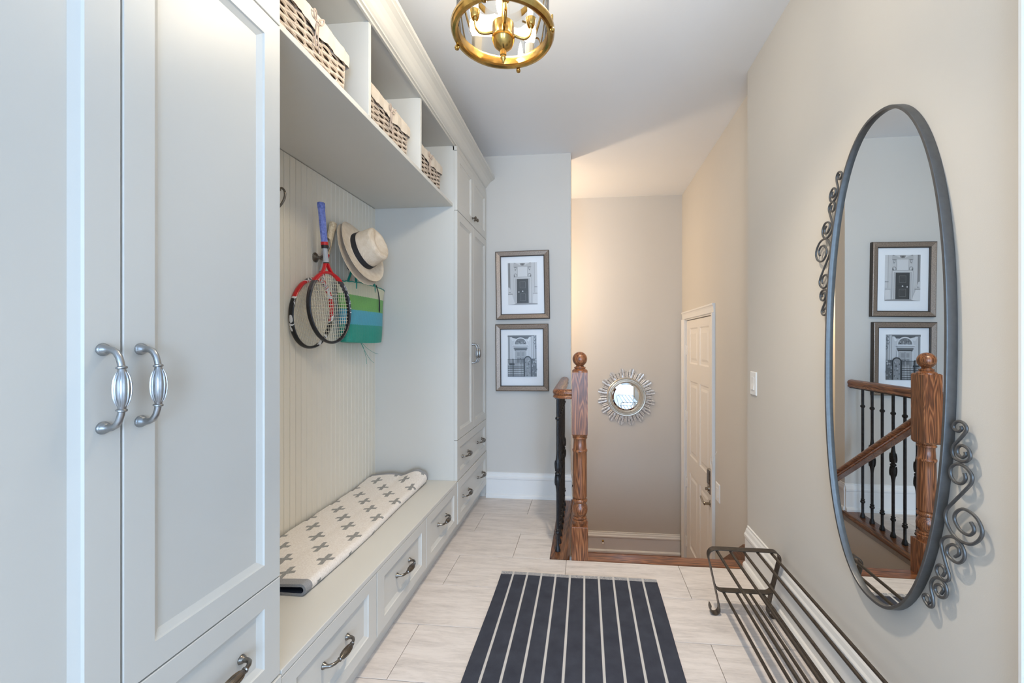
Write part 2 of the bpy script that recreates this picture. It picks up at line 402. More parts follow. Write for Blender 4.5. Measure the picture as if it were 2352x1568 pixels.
KN = MB().lathe([(0.008, 0), (0.008, 0.002), (0.005, 0.005), (0.005, 0.014), (0.010, 0.018), (0.013, 0.022), (0.0135, 0.026), (0.010, 0.030), (0.004, 0.032), (0.0001, 0.0322)], 16, (0, 0, 0), (1, 0, 0)).mesh('knob', 'bronze', True)

# ------------------------------------------------------------------ built-in cabinets
def front(name, root, y0, y1, z0, z1, x=XD, st=0.053, rail=None):
    g = 0.0016; y0 += g; y1 -= g; z0 += g; z1 -= g; w, h = y1-y0, z1-z0; rl = rail or st
    m = MB().slab((x, y0, z0), (0, 1, 0), (0, 0, 1), (1, 0, 0), w, h, 0.0195, [(st, w-st, rl, h-rl)], 0.011, 0.015)
    return part(name, m, 'cab', root)
def tall_unit(label, y0, y1, seam, handle_bottom):
    r = thing('tall_cabinet', label, 'cabinet', ((XL+XD)/2, (y0+y1)/2, 0))
    part('body', MB().box(-1.335, XCB, y0, y1, 0.10, 2.452), 'cab', r)
    part('toe_board', MB().box(-1.30, -0.834, y0, y1, 0, 0.10), 'cab', r)
    zc = [0.102, 0.365, 0.618, 2.036, 2.404]
    for k, (z0, z1) in enumerate(((zc[0], zc[1]), (zc[1], zc[2]))):
        d = front('drawer', r, y0, y1, z0, z1, XD+(0.004 if k == 0 else 0), 0.053, 0.05)
        for q in (0.27, 0.765): handle(d, XD-0.0105+(0.004 if k == 0 else 0), y0+(y1-y0)*q, (z0+z1)/2-0.006, False, PULL_B)
    for k, (a, b) in enumerate(((y0, seam), (seam, y1))):
        d = front('door', r, a, b, zc[2], zc[3]); s_ = -1 if k == 0 else 1
        handle(d, XD, seam+s_*0.0295, 1.145, True, PULL_P)
        u = front('upper_door', r, a, b, zc[3], zc[4])
        kn = link('knob', KN, u); kn.location = Vector((XD, seam+s_*0.028, 2.087))-r.location
    return r
tall_unit('tall greige cabinet whose closed doors adjoin the mat end of the bench', Y0, Y1, 0.6445, True)
tall_unit('tall greige cabinet standing between the bench and the picture wall', Y2, Y3-0.004, 2.905, True)
b = thing('bench_drawer_unit', 'low greige bench base with three panelled drawers', 'bench', (-1.05, (Y1+Y2)/2, 0))
part('body', MB().box(-1.31, XCB, Y1+0.001, Y2-0.001, 0.10, 0.353), 'cab', b)
part('toe_board', MB().box(-1.30, -0.834, Y1+0.001, Y2-0.001, 0, 0.10), 'cab', b)
for a, c_ in ((Y1, 1.5265), (1.5265, 2.0255), (2.0255, Y2)):
    d = front('drawer', b, a+0.0005, c_-0.0005, 0.102, 0.352, XD, 0.058, 0.045)
    handle(d, XD-0.0105, (a+c_)/2+0.005, 0.236, False, PULL_B)
part('seat_board', MB().box(-1.312, XD+0.001, Y1+0.001, Y2-0.001, 0.3535, ZB), 'cab', b, bevel=0.002)
bp = thing('beadboard_panel', 'cream beadboard panel of upright planks behind the hooks', 'wall panel', (-1.33, (Y1+Y2)/2, ZB))
pw = 0.0383; pm = MB(); g = 0.0022
pm.add([(-1.3146,0,0),(-1.3146,0.0008,0),(-1.3126,0.0016,0),(-1.3120,0.0024,0),(-1.3120,pw-0.0052,0),(-1.3132,pw-0.0044,0),(-1.3132,pw-0.0036,0),(-1.3108,pw-0.0028,0),(-1.3108,pw-0.0012,0),(-1.3146,pw,0),(-1.33,pw,0),(-1.33,0,0)], [])
n_ = 12; top = [v+Vector((0,0,2.055-ZB)) for v in pm.v]; pm.v += top
pm.f = [[i,(i+1)%n_,n_+(i+1)%n_,n_+i] for i in range(n_)]+[list(reversed(range(n_))), list(range(n_,2*n_))]; pm.mi = [0]*len(pm.f)
M['bead'] = plain('bead_paint', C(226, 220, 206), 0.5, var=0.012, vs=3)
pme = pm.mesh('plank', 'bead')
y = Y2-pw
while y > Y1-0.02:
    o = link('plank', pme, bp); o.location = (1.33, y-bp.location.y, 0); y -= pw

# open cubbies above the bench
sh = thing('cubby_shelf_unit', 'open greige shelf of three cubbies holding the baskets', 'shelf', (-1.06, (Y1+Y2)/2, 2.058))
part('shelf_board', MB().box(-1.312, XSH, Y1+0.001, Y2-0.001, 2.058, 2.077), 'cab', sh, bevel=0.0015)
part('top_board', MB().box(-1.312, XSH, Y1+0.001, Y2-0.001, 2.432, 2.45), 'cab', sh)
part('back_board', MB().box(-1.33, -1.312, Y1+0.001, Y2-0.001, 2.058, 2.45), 'cab', sh)
for yy in (1.5265, 2.0255): part('divider', MB().box(-1.312, XSH, yy-0.009, yy+0.009, 2.077, 2.432), 'cab', sh, bevel=0.0012)
crown = [(-0.812, 2.428), (-0.803, 2.428), (-0.803, 2.438), (-0.793, 2.438), (-0.793, 2.446), (-0.786, 2.450), (-0.778, 2.458), (-0.770, 2.472), (-0.759, 2.488), (-0.745, 2.500), (-0.732, 2.506), (-0.727, 2.508), (-0.727, 2.513), (-0.717, 2.517), (-0.715, 2.530), (-0.812, 2.530)]
struct('trim_3', MB().extrude(crown, 0.20, YF-0.002, 'xz').box(-1.335, -0.80, 0.262, YF-0.004, 2.452, 2.47), 'cab', 'greige crown moulding along the cabinet tops', 'trim')
struct('trim_4', MB().box(-0.812, XD-0.002, Y0, Y1, 2.405, 2.430).box(-0.812, XD-0.002, Y2, YF-0.004, 2.405, 2.430), 'cab', 'narrow greige frieze above the tall cabinet doors', 'trim')

# ------------------------------------------------------------------ doors and casings
CASE = [(0, 0), (0.022, 0), (0.022, 0.012), (0.017, 0.018), (0.014, 0.03), (0.011, 0.06), (0.013, 0.066), (0.009, 0.07), (0, 0.07)]
d1 = thing('door_1', 'white six panel door at the foot of the stairs', 'door', (XS, 3.78, ZL), kind='structure')
DY0, DY1, DZ1 = 3.345, 4.205, 1.432
w_, h_ = DY1-DY0, DZ1-ZL-0.008
cols_ = ((0.12, 0.395), (0.465, 0.74)); rows_ = ((0.20, 0.905), (1.065, 1.765), (1.925, 2.255))
leaf = part('door_leaf', MB().slab((XS+0.012, DY1, ZL+0.006), (0, -1, 0), (0, 0, 1), (-1, 0, 0), w_, h_, 0.035,
            [(a, b_, c_, d_) for a, b_ in cols_ for c_, d_ in rows_], 0.008, 0.012, (0.022, 0.02, 0.006)), 'doorp', d1)
cs = MB()
for (a, b_, s_) in ((DY0-0.012, ZL, -1), (DY1+0.012, ZL, 1)):
    cs.extrude([(XS-t, a+s_*(0.07-u)) for t, u in CASE], ZL, DZ1+0.015, 'xy')
cs.extrude([(XS-t, DZ1+0.085-u) for t, u in CASE], DY0-0.082, DY1+0.082, 'xz')
cs.box(XS+0.001, XS+0.088, DY0-0.045, DY0-0.004, ZL, DZ1+0.03).box(XS+0.001, XS+0.088, DY1+0.004, DY1+0.055, ZL, DZ1+0.03).box(XS+0.001, XS+0.088, DY0-0.01, DY1+0.01, DZ1+0.004, DZ1+0.038)
cs.box(XS+0.05, XS+0.085, DY0-0.01, DY1+0.01, ZL, DZ1+0.01)
part('door_casing', cs, 'trim', d1)
for z in (1.15, 0.52, -0.12, -0.70):
    part('hinge', MB().tube([(XS+0.006, DY1+0.003, z-0.05), (XS+0.006, DY1+0.003, z+0.05)], 0.007, 8).box(XS+0.006, XS+0.0125, DY1-0.028, DY1+0.002, z-0.045, z+0.045), 'trim', d1)
lk = MB().box(XS-0.008, XS+0.013, DY0+0.028, DY0+0.098, 0.045, 0.235)
lock = part('keypad_lock', lk, 'nickel', d1, bevel=0.006)
part('keypad_cover', MB().box(XS-0.013, XS-0.007, DY0+0.034, DY0+0.092, 0.12, 0.226), 'bronze', lock, bevel=0.004)
part('turn_knob', MB().lathe([(0.017, 0), (0.017, 0.006), (0.012, 0.008), (0.012, 0.022), (0.008, 0.024)], 16, (XS-0.008, DY0+0.063, 0.082), (-1, 0, 0)), 'nickel', lock, True)
lv = MB().lathe([(0.030, 0), (0.030, 0.004), (0.024, 0.009), (0.011, 0.012), (0.011, 0.045), (0.014, 0.05), (0.010, 0.056)], 20, (XS+0.012, DY0+0.063, -0.035), (-1, 0, 0))
lv.tube(catmull([(XS-0.038, DY0+0.063, -0.035), (XS-0.04, DY0+0.10, -0.033), (XS-0.04, DY0+0.14, -0.022), (XS-0.036, DY0+0.172, -0.018)]), 0.0085, 10)
part('lever_handle', lv, 'nickel', d1, True)
# casing at the end of the mirror wall, beside the camera
struct('trim_5', MB().extrude([(XR-t, 0.931-u*0.5) for t, u in CASE], 0, 2.62, 'xy').box(XR-0.012, XR+0.11, 0.88, 0.90, 0, 2.62), 'trim', 'white casing at the end of the mirror wall', 'trim')
# glazed entrance behind the camera
wn = thing('window_1', 'white framed entrance window behind the viewer', 'window', (1.75, -3.95, 0.12), kind='structure')
fr = MB().box(1.00, 1.08, -3.96, -3.93, 0.08, 2.32).box(2.42, 2.50, -3.96, -3.93, 0.08, 2.32).box(1.08, 2.42, -3.96, -3.93, 2.26, 2.32).box(1.08, 2.42, -3.96, -3.93, 0.08, 0.14)
part('window_frame', fr, 'trim', wn)
wn = thing('added_window', 'unseen white framed window added behind the viewer for fill light', 'window', (-0.62, -3.95, 0.12), kind='structure')  # invented window frame around the added wide fill light
fr = MB().box(-1.39, -1.34, -3.96, -3.93, 0.08, 2.32).box(0.10, 0.18, -3.96, -3.93, 0.08, 2.32).box(-1.34, 0.10, -3.96, -3.93, 2.26, 2.32).box(-1.34, 0.10, -3.96, -3.93, 0.08, 0.14)
part('window_frame', fr, 'trim', wn)

# ------------------------------------------------------------------ guard railing
gr = thing('guard_railing', 'oak and black iron guard railing along the stair opening', 'railing', (-0.12, 2.8, 0))
nx, ny = -0.0325, 2.4225; hb = 0.0465
nb = MB().box(nx-hb, nx+hb, ny-hb, ny+hb, -0.02, 0.185)
nw = part('newel_post', nb, 'oakz', gr, bevel=0.003, label='turned oak newel post with a ball finial')
ub = MB(); a_ = 0.0445
ub.add([(nx+q*a_, ny+p*a_, z) for z in (0.704, 1.053) for q, p in ((-1,-1),(1,-1),(1,1),(-1,1))]+[(nx+q*0.038, ny+p*0.038, z) for z in (0.693, 1.060) for q, p in ((-1,-1),(1,-1),(1,1),(-1,1))],
       [(0,1,5,4),(1,2,6,5),(2,3,7,6),(3,0,4,7),(8,9,1,0),(9,10,2,1),(10,11,3,2),(11,8,0,3),(4,5,13,12),(5,6,14,13),(6,7,15,14),(7,4,12,15),(11,10,9,8),(12,13,14,15)])
part('newel_block', ub, 'oakz', nw)
sp = [(0.040,0.183),(0.041,0.200),(0.043,0.206),(0.043,0.214),(0.036,0.219),(0.040,0.224),(0.040,0.230),(0.033,0.235),(0.036,0.242),(0.042,0.256),(0.044,0.272),(0.042,0.290),(0.036,0.304),(0.034,0.312),(0.041,0.317),(0.043,0.325),(0.041,0.331),(0.035,0.335),(0.036,0.340),(0.040,0.344),(0.040,0.560),(0.0395,0.597),(0.042,0.602),(0.043,0.608),(0.042,0.613),(0.0385,0.617),(0.036,0.660),(0.0365,0.674),(0.042,0.678),(0.042,0.684),(0.038,0.688),(0.041,0.692),(0.041,0.698)]
part('newel_shaft', MB().lathe(sp, 32, (nx, ny, 0)), 'oakz', nw, True)
fp = [(0.044,1.054),(0.044,1.062),(0.038,1.068),(0.030,1.072),(0.033,1.076),(0.033,1.081),(0.024,1.085),(0.022,1.089)]+[(0.0415*math.sin(t), 1.1275-0.0415*math.cos(t)) for t in [0.5+k*(PI-0.5)/16 for k in range(17)]]
part('ball_finial', MB().lathe(fp, 32, (nx, ny, 0)), 'oakz', nw, True)
# rail: runs from the picture wall, turns to meet the newel
RP = [(-0.030,0.004),(-0.026,0),(0.026,0),(0.030,0.004),(0.027,0.014),(0.024,0.018),(0.030,0.026),(0.031,0.036),(0.026,0.046),(0.014,0.052),(0,0.0535),(-0.014,0.052),(-0.026,0.046),(-0.031,0.036),(-0.030,0.026),(-0.024,0.018),(-0.027,0.014)]
def rail_sweep(path, prof, up=(0, 0, 1)):
    m = MB(); P = [Vector(p) for p in path]; n = len(prof); vs = []; fs = []
    for i, p in enumerate(P):
        t = (P[min(i+1, len(P)-1)]-P[max(i-1, 0)]).normalized(); r = t.cross(Vector(up)).normalized(); u = r.cross(t)
        vs += [p+r*a+u*b_ for a, b_ in prof]
    for i in range(len(P)-1):
        for k in range(n): fs.append((i*n+k, i*n+(k+1) % n, (i+1)*n+(k+1) % n, (i+1)*n+k))
    fs += [tuple(reversed(range(n))), tuple((len(P)-1)*n+k for k in range(n))]
    return m.add(vs, fs)
xb = -0.162
rp = [(xb, YF-0.001, 0.901), (xb, 3.0, 0.901), (xb, 2.7, 0.901), (xb, 2.49, 0.901)]+[(xb+0.05*(1-math.cos(t)), 2.475-0.05*math.sin(t), 0.901) for t in [PI/2*k/6 for k in range(1, 7)]]+[(nx-0.044, 2.425, 0.901)]
part('top_rail', rail_sweep(rp, RP), 'oaky', gr, True)
part('rail_bed', MB().box(xb-0.016, xb+0.016, 2.455, YF-0.002, 0.893, 0.9025), 'iron', gr)
def baluster(fancy):
    p = [(0.016,0.001),(0.016,0.010),(0.014,0.016),(0.011,0.028),(0.0085,0.034),(0.0085,0.10),(0.0135,0.104),(0.0150,0.110),(0.0135,0.116),(0.0095,0.120),(0.0135,0.126),(0.0085,0.132)]
    if fancy: p += [(0.0085,0.34),(0.010,0.36),(0.014,0.385),(0.0175,0.415),(0.0165,0.432),(0.010,0.444),(0.0165,0.450),(0.0165,0.458),(0.010,0.464),(0.0165,0.476),(0.0180,0.492),(0.014,0.523),(0.010,0.550),(0.0085,0.572)]
    p += [(0.0085,0.765),(0.0135,0.770),(0.0150,0.776),(0.0135,0.782),(0.0085,0.787),(0.0085,0.897)]
    m = MB().lathe(p, 12)
    if fancy:
        for k in range(5):    # leaves wrapped round the swelling
            a = 2*PI*k/5
            for z0, sg in ((0.452, -1), (0.462, 1)):
                pts = [(0.0155*math.cos(a+0.5*t)*(1+0.10*math.sin(t*PI)), 0.0155*math.sin(a+0.5*t)*(1+0.10*math.sin(t*PI)), z0+sg*t*0.075) for t in (0.1, 0.3, 0.5, 0.7, 0.9)]
                m.tube(pts, [0.003, 0.0045, 0.0045, 0.004, 0.0015], 5)
    return m.mesh('baluster', 'iron', True)
BA, BB = baluster(True), baluster(False)
for k in range(8):
    o = link('baluster', BA if k % 2 == 0 else BB, gr); o.location = Vector((xb, 2.468+0.1005*k, 0.0015))-gr.location
hr = thing('stair_handrail', 'oak handrail sloping down from the newel post beside the steps', 'handrail', (nx, 2.47, 0))
part('rail', rail_sweep([(nx, 2.468, 0.775), (nx, 2.9, 0.475), (nx, 3.60, -0.01)], RP), 'oaky', hr, True)
part('rail_bracket', MB().tube(catmull([(-0.114, 3.36, 0.085), (-0.08, 3.36, 0.086), (-0.045, 3.36, 0.10), (nx, 3.36, 0.155)]), 0.006, 8).lathe([(0.022, 0), (0.022, 0.004), (0.008, 0.01)], 14, (-0.1145, 3.36, 0.085), (1, 0, 0)), 'iron', hr, True)

# ------------------------------------------------------------------ oval mirror with scrolls
MY, MZ, MA, MBB = 1.354, 1.1731, 0.730, 0.2587
mr = thing('oval_mirror', 'tall oval wall mirror with a graphite rim and iron scrolls', 'mirror', (XR, MY, MZ))
def ell(a, b_, x, n=160):
    # slightly squared oval, hung a degree out of true
    out = []; e = 2/2.30; cr_, sr_ = math.cos(0.019), math.sin(0.019)
    for k in range(n):
        co, si = math.cos(2*PI*k/n), math.sin(2*PI*k/n)
        dy, dz = b_*math.copysign(abs(co)**e, co), a*math.copysign(abs(si)**e, si)
        out.append((x, MY+dy*cr_-dz*sr_, MZ+dz*cr_+dy*sr_))
    return out
def rings(loops, closed=True):
    m = MB(); n = len(loops[0]); vs = [p for L in loops for p in L]; fs = []
    for i in range(len(loops)-(0 if closed else 1)):
        j = (i+1) % len(loops)
        for k in range(n): fs.append((i*n+k, j*n+k, j*n+(k+1) % n, i*n+(k+1) % n))
    return m.add(vs, fs)
prof = [(0, XR-0.001), (0, XR-0.0225), (0.0012, XR-0.0243), (0.005, XR-0.0247), (0.0085, XR-0.0243), (0.0095, XR-0.0230), (0.0095, XR-0.008)]
part('mirror_frame', rings([ell(MA-d, MBB-d, x) for d, x in prof]), 'mframe', mr, True)
gm = MB(); n = 160; L0 = ell(MA-0.0085, MBB-0.0085, XR-0.0145); L1 = ell(MA-0.012, MBB-0.012, XR-0.0146)
yaw, tilt = math.radians(0.50), math.radians(0.0)
def warp(p):
    y_, z_ = p[1]-MY, p[2]-MZ
    return (p[0]+y_*math.tan(yaw)+z_*math.tan(tilt), p[1], p[2])
gm.add([warp(p) for p in L0+L1], [(k, n+k, n+(k+1) % n, (k+1) % n) for k in range(n)]+[tuple(reversed(range(n, 2*n)))])
part('mirror_glass', gm, 'mirror', mr)
SCR = [[(1.07,1.027),(1.068,1.02),(1.077,1.013),(1.088,1.017),(1.089,1.026),(1.079,1.036),(1.065,1.036),(1.056,1.027),(1.058,1.016),(1.074,0.995),(1.088,0.979),(1.093,0.964),(1.088,0.949),(1.072,0.945),(1.056,0.949),(1.046,0.962),(1.051,0.978),(1.067,0.983),(1.079,0.974),(1.079,0.961),(1.068,0.955),(1.058,0.962),(1.059,0.97)],
[(1.061,0.921),(1.058,0.909),(1.067,0.895),(1.084,0.892),(1.097,0.903),(1.097,0.922),(1.081,0.936),(1.06,0.936),(1.043,0.923),(1.043,0.905),(1.06,0.881),(1.088,0.846),(1.108,0.82),(1.113,0.801),(1.106,0.781),(1.088,0.764),(1.063,0.76),(1.04,0.768),(1.022,0.788),(1.017,0.808),(1.027,0.827),(1.046,0.837),(1.067,0.836),(1.084,0.82),(1.087,0.802),(1.072,0.785),(1.051,0.783),(1.038,0.795),(1.038,0.807),(1.045,0.815)],
[(1.086,0.716),(1.075,0.728),(1.077,0.741),(1.092,0.742),(1.106,0.73),(1.108,0.714),(1.095,0.705),(1.077,0.706),(1.063,0.721),(1.061,0.739),(1.072,0.756),(1.09,0.76),(1.11,0.752),(1.124,0.735),(1.122,0.716),(1.11,0.683),(1.102,0.665),(1.104,0.651),(1.116,0.643),(1.131,0.645),(1.139,0.658),(1.133,0.672),(1.122,0.675),(1.113,0.667),(1.12,0.652)],
[(1.125,0.606),(1.118,0.62),(1.125,0.626),(1.139,0.62),(1.143,0.606),(1.131,0.596),(1.116,0.602),(1.108,0.618),(1.112,0.634),(1.125,0.641),(1.143,0.635),(1.154,0.619),(1.156,0.602),(1.149,0.579),(1.149,0.562),(1.16,0.552),(1.174,0.557),(1.18,0.567),(1.172,0.577),(1.162,0.576),(1.158,0.567),(1.164,0.559)]]
for flip in (False, True):
    for S in SCR:
        pts = [(XR-0.014, (2*1.353-a if flip else a), (2*1.179-z if flip else z)) for a, z in S]
        part('scroll', MB().tube(catmull(pts, 4), 0.0036, 8), 'mframe', mr, True)

# ------------------------------------------------------------------ sunburst mirror
SX, SZ = 0.410, 0.673
sb = thing('sunburst_mirror', 'round silver sunburst mirror with pointed rays', 'mirror', (SX, YS, SZ))
def silver():
    t = NT('silver_leaf'); n = t.noise(t.mapped((1, 1, 1)), 90, 4)
    t.l(t.ramp(n, [(0.3, C(184, 185, 186)), (0.6, C(228, 229, 230))]), t.b.inputs['Base Color']); t.b.inputs['Metallic'].default_value = 0.35; t.b.inputs['Roughness'].default_value = 0.3; return t.m
M['silver'] = silver(); M['pdark_silver'] = plain('dull_silver_backing', C(84, 82, 79), 0.6, var=0.1, vs=80); M['champagne'] = metal('champagne_metal', C(206, 200, 188), 0.32, 0.15, 0.6)
def ray(R, hw, split):
    m = MB(); r0 = 0.15
    def half(s0, s1, tip0, tip1):
        # strip between lateral fractions s0..s1, roofed; ends at tip
        f = lambda s, r, y: (s*hw*(r/R)*1.0, y, r)
        ins = [f(s0, r0, -0.010), f((s0+s1)/2, r0, -0.0135), f(s1, r0, -0.010)]; out = [f(s0, tip0, -0.006), f((s0+s1)/2, (tip0+tip1)/2+0.004, -0.0095), f(s1, tip1, -0.006)]
        bk = [f(s0, r0, 0), f(s1, r0, 0), f(s0, tip0, 0), f(s1, tip1, 0)]
        m.add(ins+out+bk, [(0,1,4,3),(1,2,5,4),(6,0,3,8),(2,7,9,5),(3,4,5,9,8)])
    if split: half(-0.92, -0.10, R-0.024, R); half(0.10, 0.92, R, R-0.024); m.box(-0.1*hw, 0.1*hw, -0.011, 0, 0.15, R-0.07)
    else: half(-0.86, 0, R-0.014, R); half(0, 0.86, R, R-0.014)
    return m.mesh('ray', 'silver')
RL, RSH = ray(0.292, 0.0345, True), ray(0.262, 0.0205, False)
for k in range(16):
    for me, a in ((RL, 2*PI*(k+0.5)/16+0.02), (RSH, 2*PI*(k+1.0)/16+0.02)):
        o = link('ray', me, sb); o.location = (0, -0.003, 0); o.rotation_euler = (0, a, 0)
rp_ = [(0.196,0.0),(0.196,0.016),(0.190,0.021),(0.184,0.020),(0.181,0.016),(0.176,0.020),(0.171,0.020),(0.168,0.015),(0.163,0.018),(0.158,0.018),(0.155,0.013),(0.150,0.015),(0.143,0.012),(0.141,0.006)]
part('backing_plate', MB().lathe([(0.250, 0.0), (0.250, 0.0015), (0.12, 0.0015)], 64, (SX, YS-0.001, SZ), (0, -1, 0)), 'pdark_silver', sb)
part('ring', MB().lathe(rp_, 64, (SX, YS-0.003, SZ), (0, -1, 0)), 'champagne', sb, True)
part('mirror_glass', MB().lathe([(0.1425,0.006),(0.125,0.0085),(0.0001,0.0085)], 64, (SX, YS-0.003, SZ), (0, -1, 0)), 'mirror', sb)

# ------------------------------------------------------------------ framed photographs
def ink_mat():
    t = NT('photo_print'); a = t.n('ShaderNodeVertexColor', layer_name='ink')
    n = t.noise(t.coord(), 260, 4, 0.7)
    t.l(t.mix(t.math('MULTIPLY', n, 0.25), a.outputs[0], C(120, 124, 126)), t.b.inputs['Base Color']); t.b.inputs['Roughness'].default_value = 0.35; return t.m
M['ink'] = ink_mat()
M['matboard'] = plain('white_mat_board', C(240, 242, 244), 0.6, var=0.01)
def frame_mat():
    t = NT('brushed_bronze_frame'); n = t.noise(t.mapped((300, 40, 300)), 1, 4)
    t.l(t.ramp(n, [(0.3, C(112, 98, 86)), (0.7, C(168, 150, 134))]), t.b.inputs['Base Color']); t.b.inputs['Metallic'].default_value = 0.35; t.b.inputs['Roughness'].default_value = 0.38; return t.m
M['pframe'] = frame_mat(); M['pdark'] = plain('dark_frame_edge', C(62, 54, 48), 0.5, var=0.25, vs=150)
class Print:
    def __init__(s): s.m = MB(); s.d = 0
    def poly(s, pts, g, tint=0):
        s.d += 1; lin = C(g, g+tint, g+tint*2)
        s.m.add([(x, -0.00006*s.d, z) for x, z in pts], [tuple(range(len(pts)))]); s.m.col.append(lin)
    def rect(s, x0, x1, z0, z1, g, tint=0): s.poly([(x0, z0), (x1, z0), (x1, z1), (x0, z1)], g, tint)
    def arch(s, cx_, z0, r, g, h=0, n=10, tint=0): s.poly([(cx_-r, z0-h), (cx_+r, z0-h)]+[(cx_+r*math.cos(PI*k/n), z0+r*math.sin(PI*k/n)) for k in range(n+1)], g, tint)
def print_door():
    p = Print(); r = p.rect; random.seed(3)
    r(-0.5, 0.5, 0, 1.42, 206); r(-0.5, -0.42, 0, 1.42, 150); r(-0.45, -0.43, 0.3, 1.42, 120); r(0.42, 0.5, 0, 1.42, 214); r(0.40, 0.42, 0.3, 1.42, 182)
    r(-0.30, 0.30, 1.28, 1.42, 190); r(-0.28, 0.28, 1.40, 1.42, 120); r(-0.30, 0.30, 1.27, 1.285, 130)
    p.poly([(-0.26,1.42),(0.26,1.42),(0.0,1.30)], 214); p.poly([(-0.09,1.40),(0.09,1.40),(0.06,1.33),(0,1.31),(-0.06,1.33)], 130); p.poly([(-0.05,1.39),(0.05,1.39),(0,1.33)], 96)
    for s_ in (-1, 1):
        p.poly([(s_*0.28,1.27),(s_*0.20,1.27),(s_*0.22,1.17),(s_*0.26,1.15)], 140); p.poly([(s_*0.27,1.25),(s_*0.22,1.25),(s_*0.24,1.18)], 210)
        p.arch(s_*0.24, 1.0, 0.06, 150, 0.05); p.arch(s_*0.24, 1.0, 0.035, 214, 0.04); r(s_*0.27-0.02, s_*0.27+0.02, 0.92, 1.0, 120)
    r(-0.18, 0.18, 0.95, 1.28, 222); r(-0.18, -0.165, 0.95, 1.28, 165); r(0.165, 0.18, 0.95, 1.28, 165)
    r(-0.30, 0.30, 0.03, 0.94, 176); r(-0.285, 0.285, 0.03, 0.92, 216); r(-0.25, 0.25, 0.03, 0.89, 170); r(-0.23, 0.23, 0.03, 0.88, 205)
    r(-0.20, 0.20, 0.05, 0.87, 58); r(-0.20, -0.19, 0.05, 0.87, 30)
    for z0, z1 in ((0.56, 0.78), (0.13, 0.37)):
        r(-0.10, 0.10, z0, z1, 108); r(-0.085, 0.085, z0+0.015, z1-0.015, 50); r(-0.06, 0.06, z0+0.04, z1-0.04, 80); r(-0.05, 0.05, z0+0.05, z1-0.05, 62)
    r(-0.17, 0.17, 0.46, 0.475, 42); p.arch(0.0, 0.455, 0.02, 225, 0.02); p.arch(-0.13, 0.44, 0.015, 220, 0.03)
    p.poly([(-0.5,0),(-0.28,0.02),(-0.30,0.16),(-0.36,0.30),(-0.36,0.40),(-0.5,0.42)], 225); r(-0.5, -0.34, 0.36, 0.40, 190); r(-0.5, -0.34, 0.345, 0.36, 120); p.poly([(-0.5,0.42),(-0.40,0.44),(-0.44,0.58),(-0.5,0.60)], 212)
    p.poly([(0.5,0),(0.34,0.02),(0.36,0.36),(0.5,0.38)], 222); r(0.34, 0.5, 0.36, 0.40, 200); r(0.34, 0.5, 0.35, 0.36, 130); r(0.40, 0.5, 0.58, 0.60, 140)
    p.poly([(-0.5,0),(0.5,0),(0.5,0.03),(0.2,0.05),(-0.2,0.05),(-0.3,0.02)], 150)
    return p
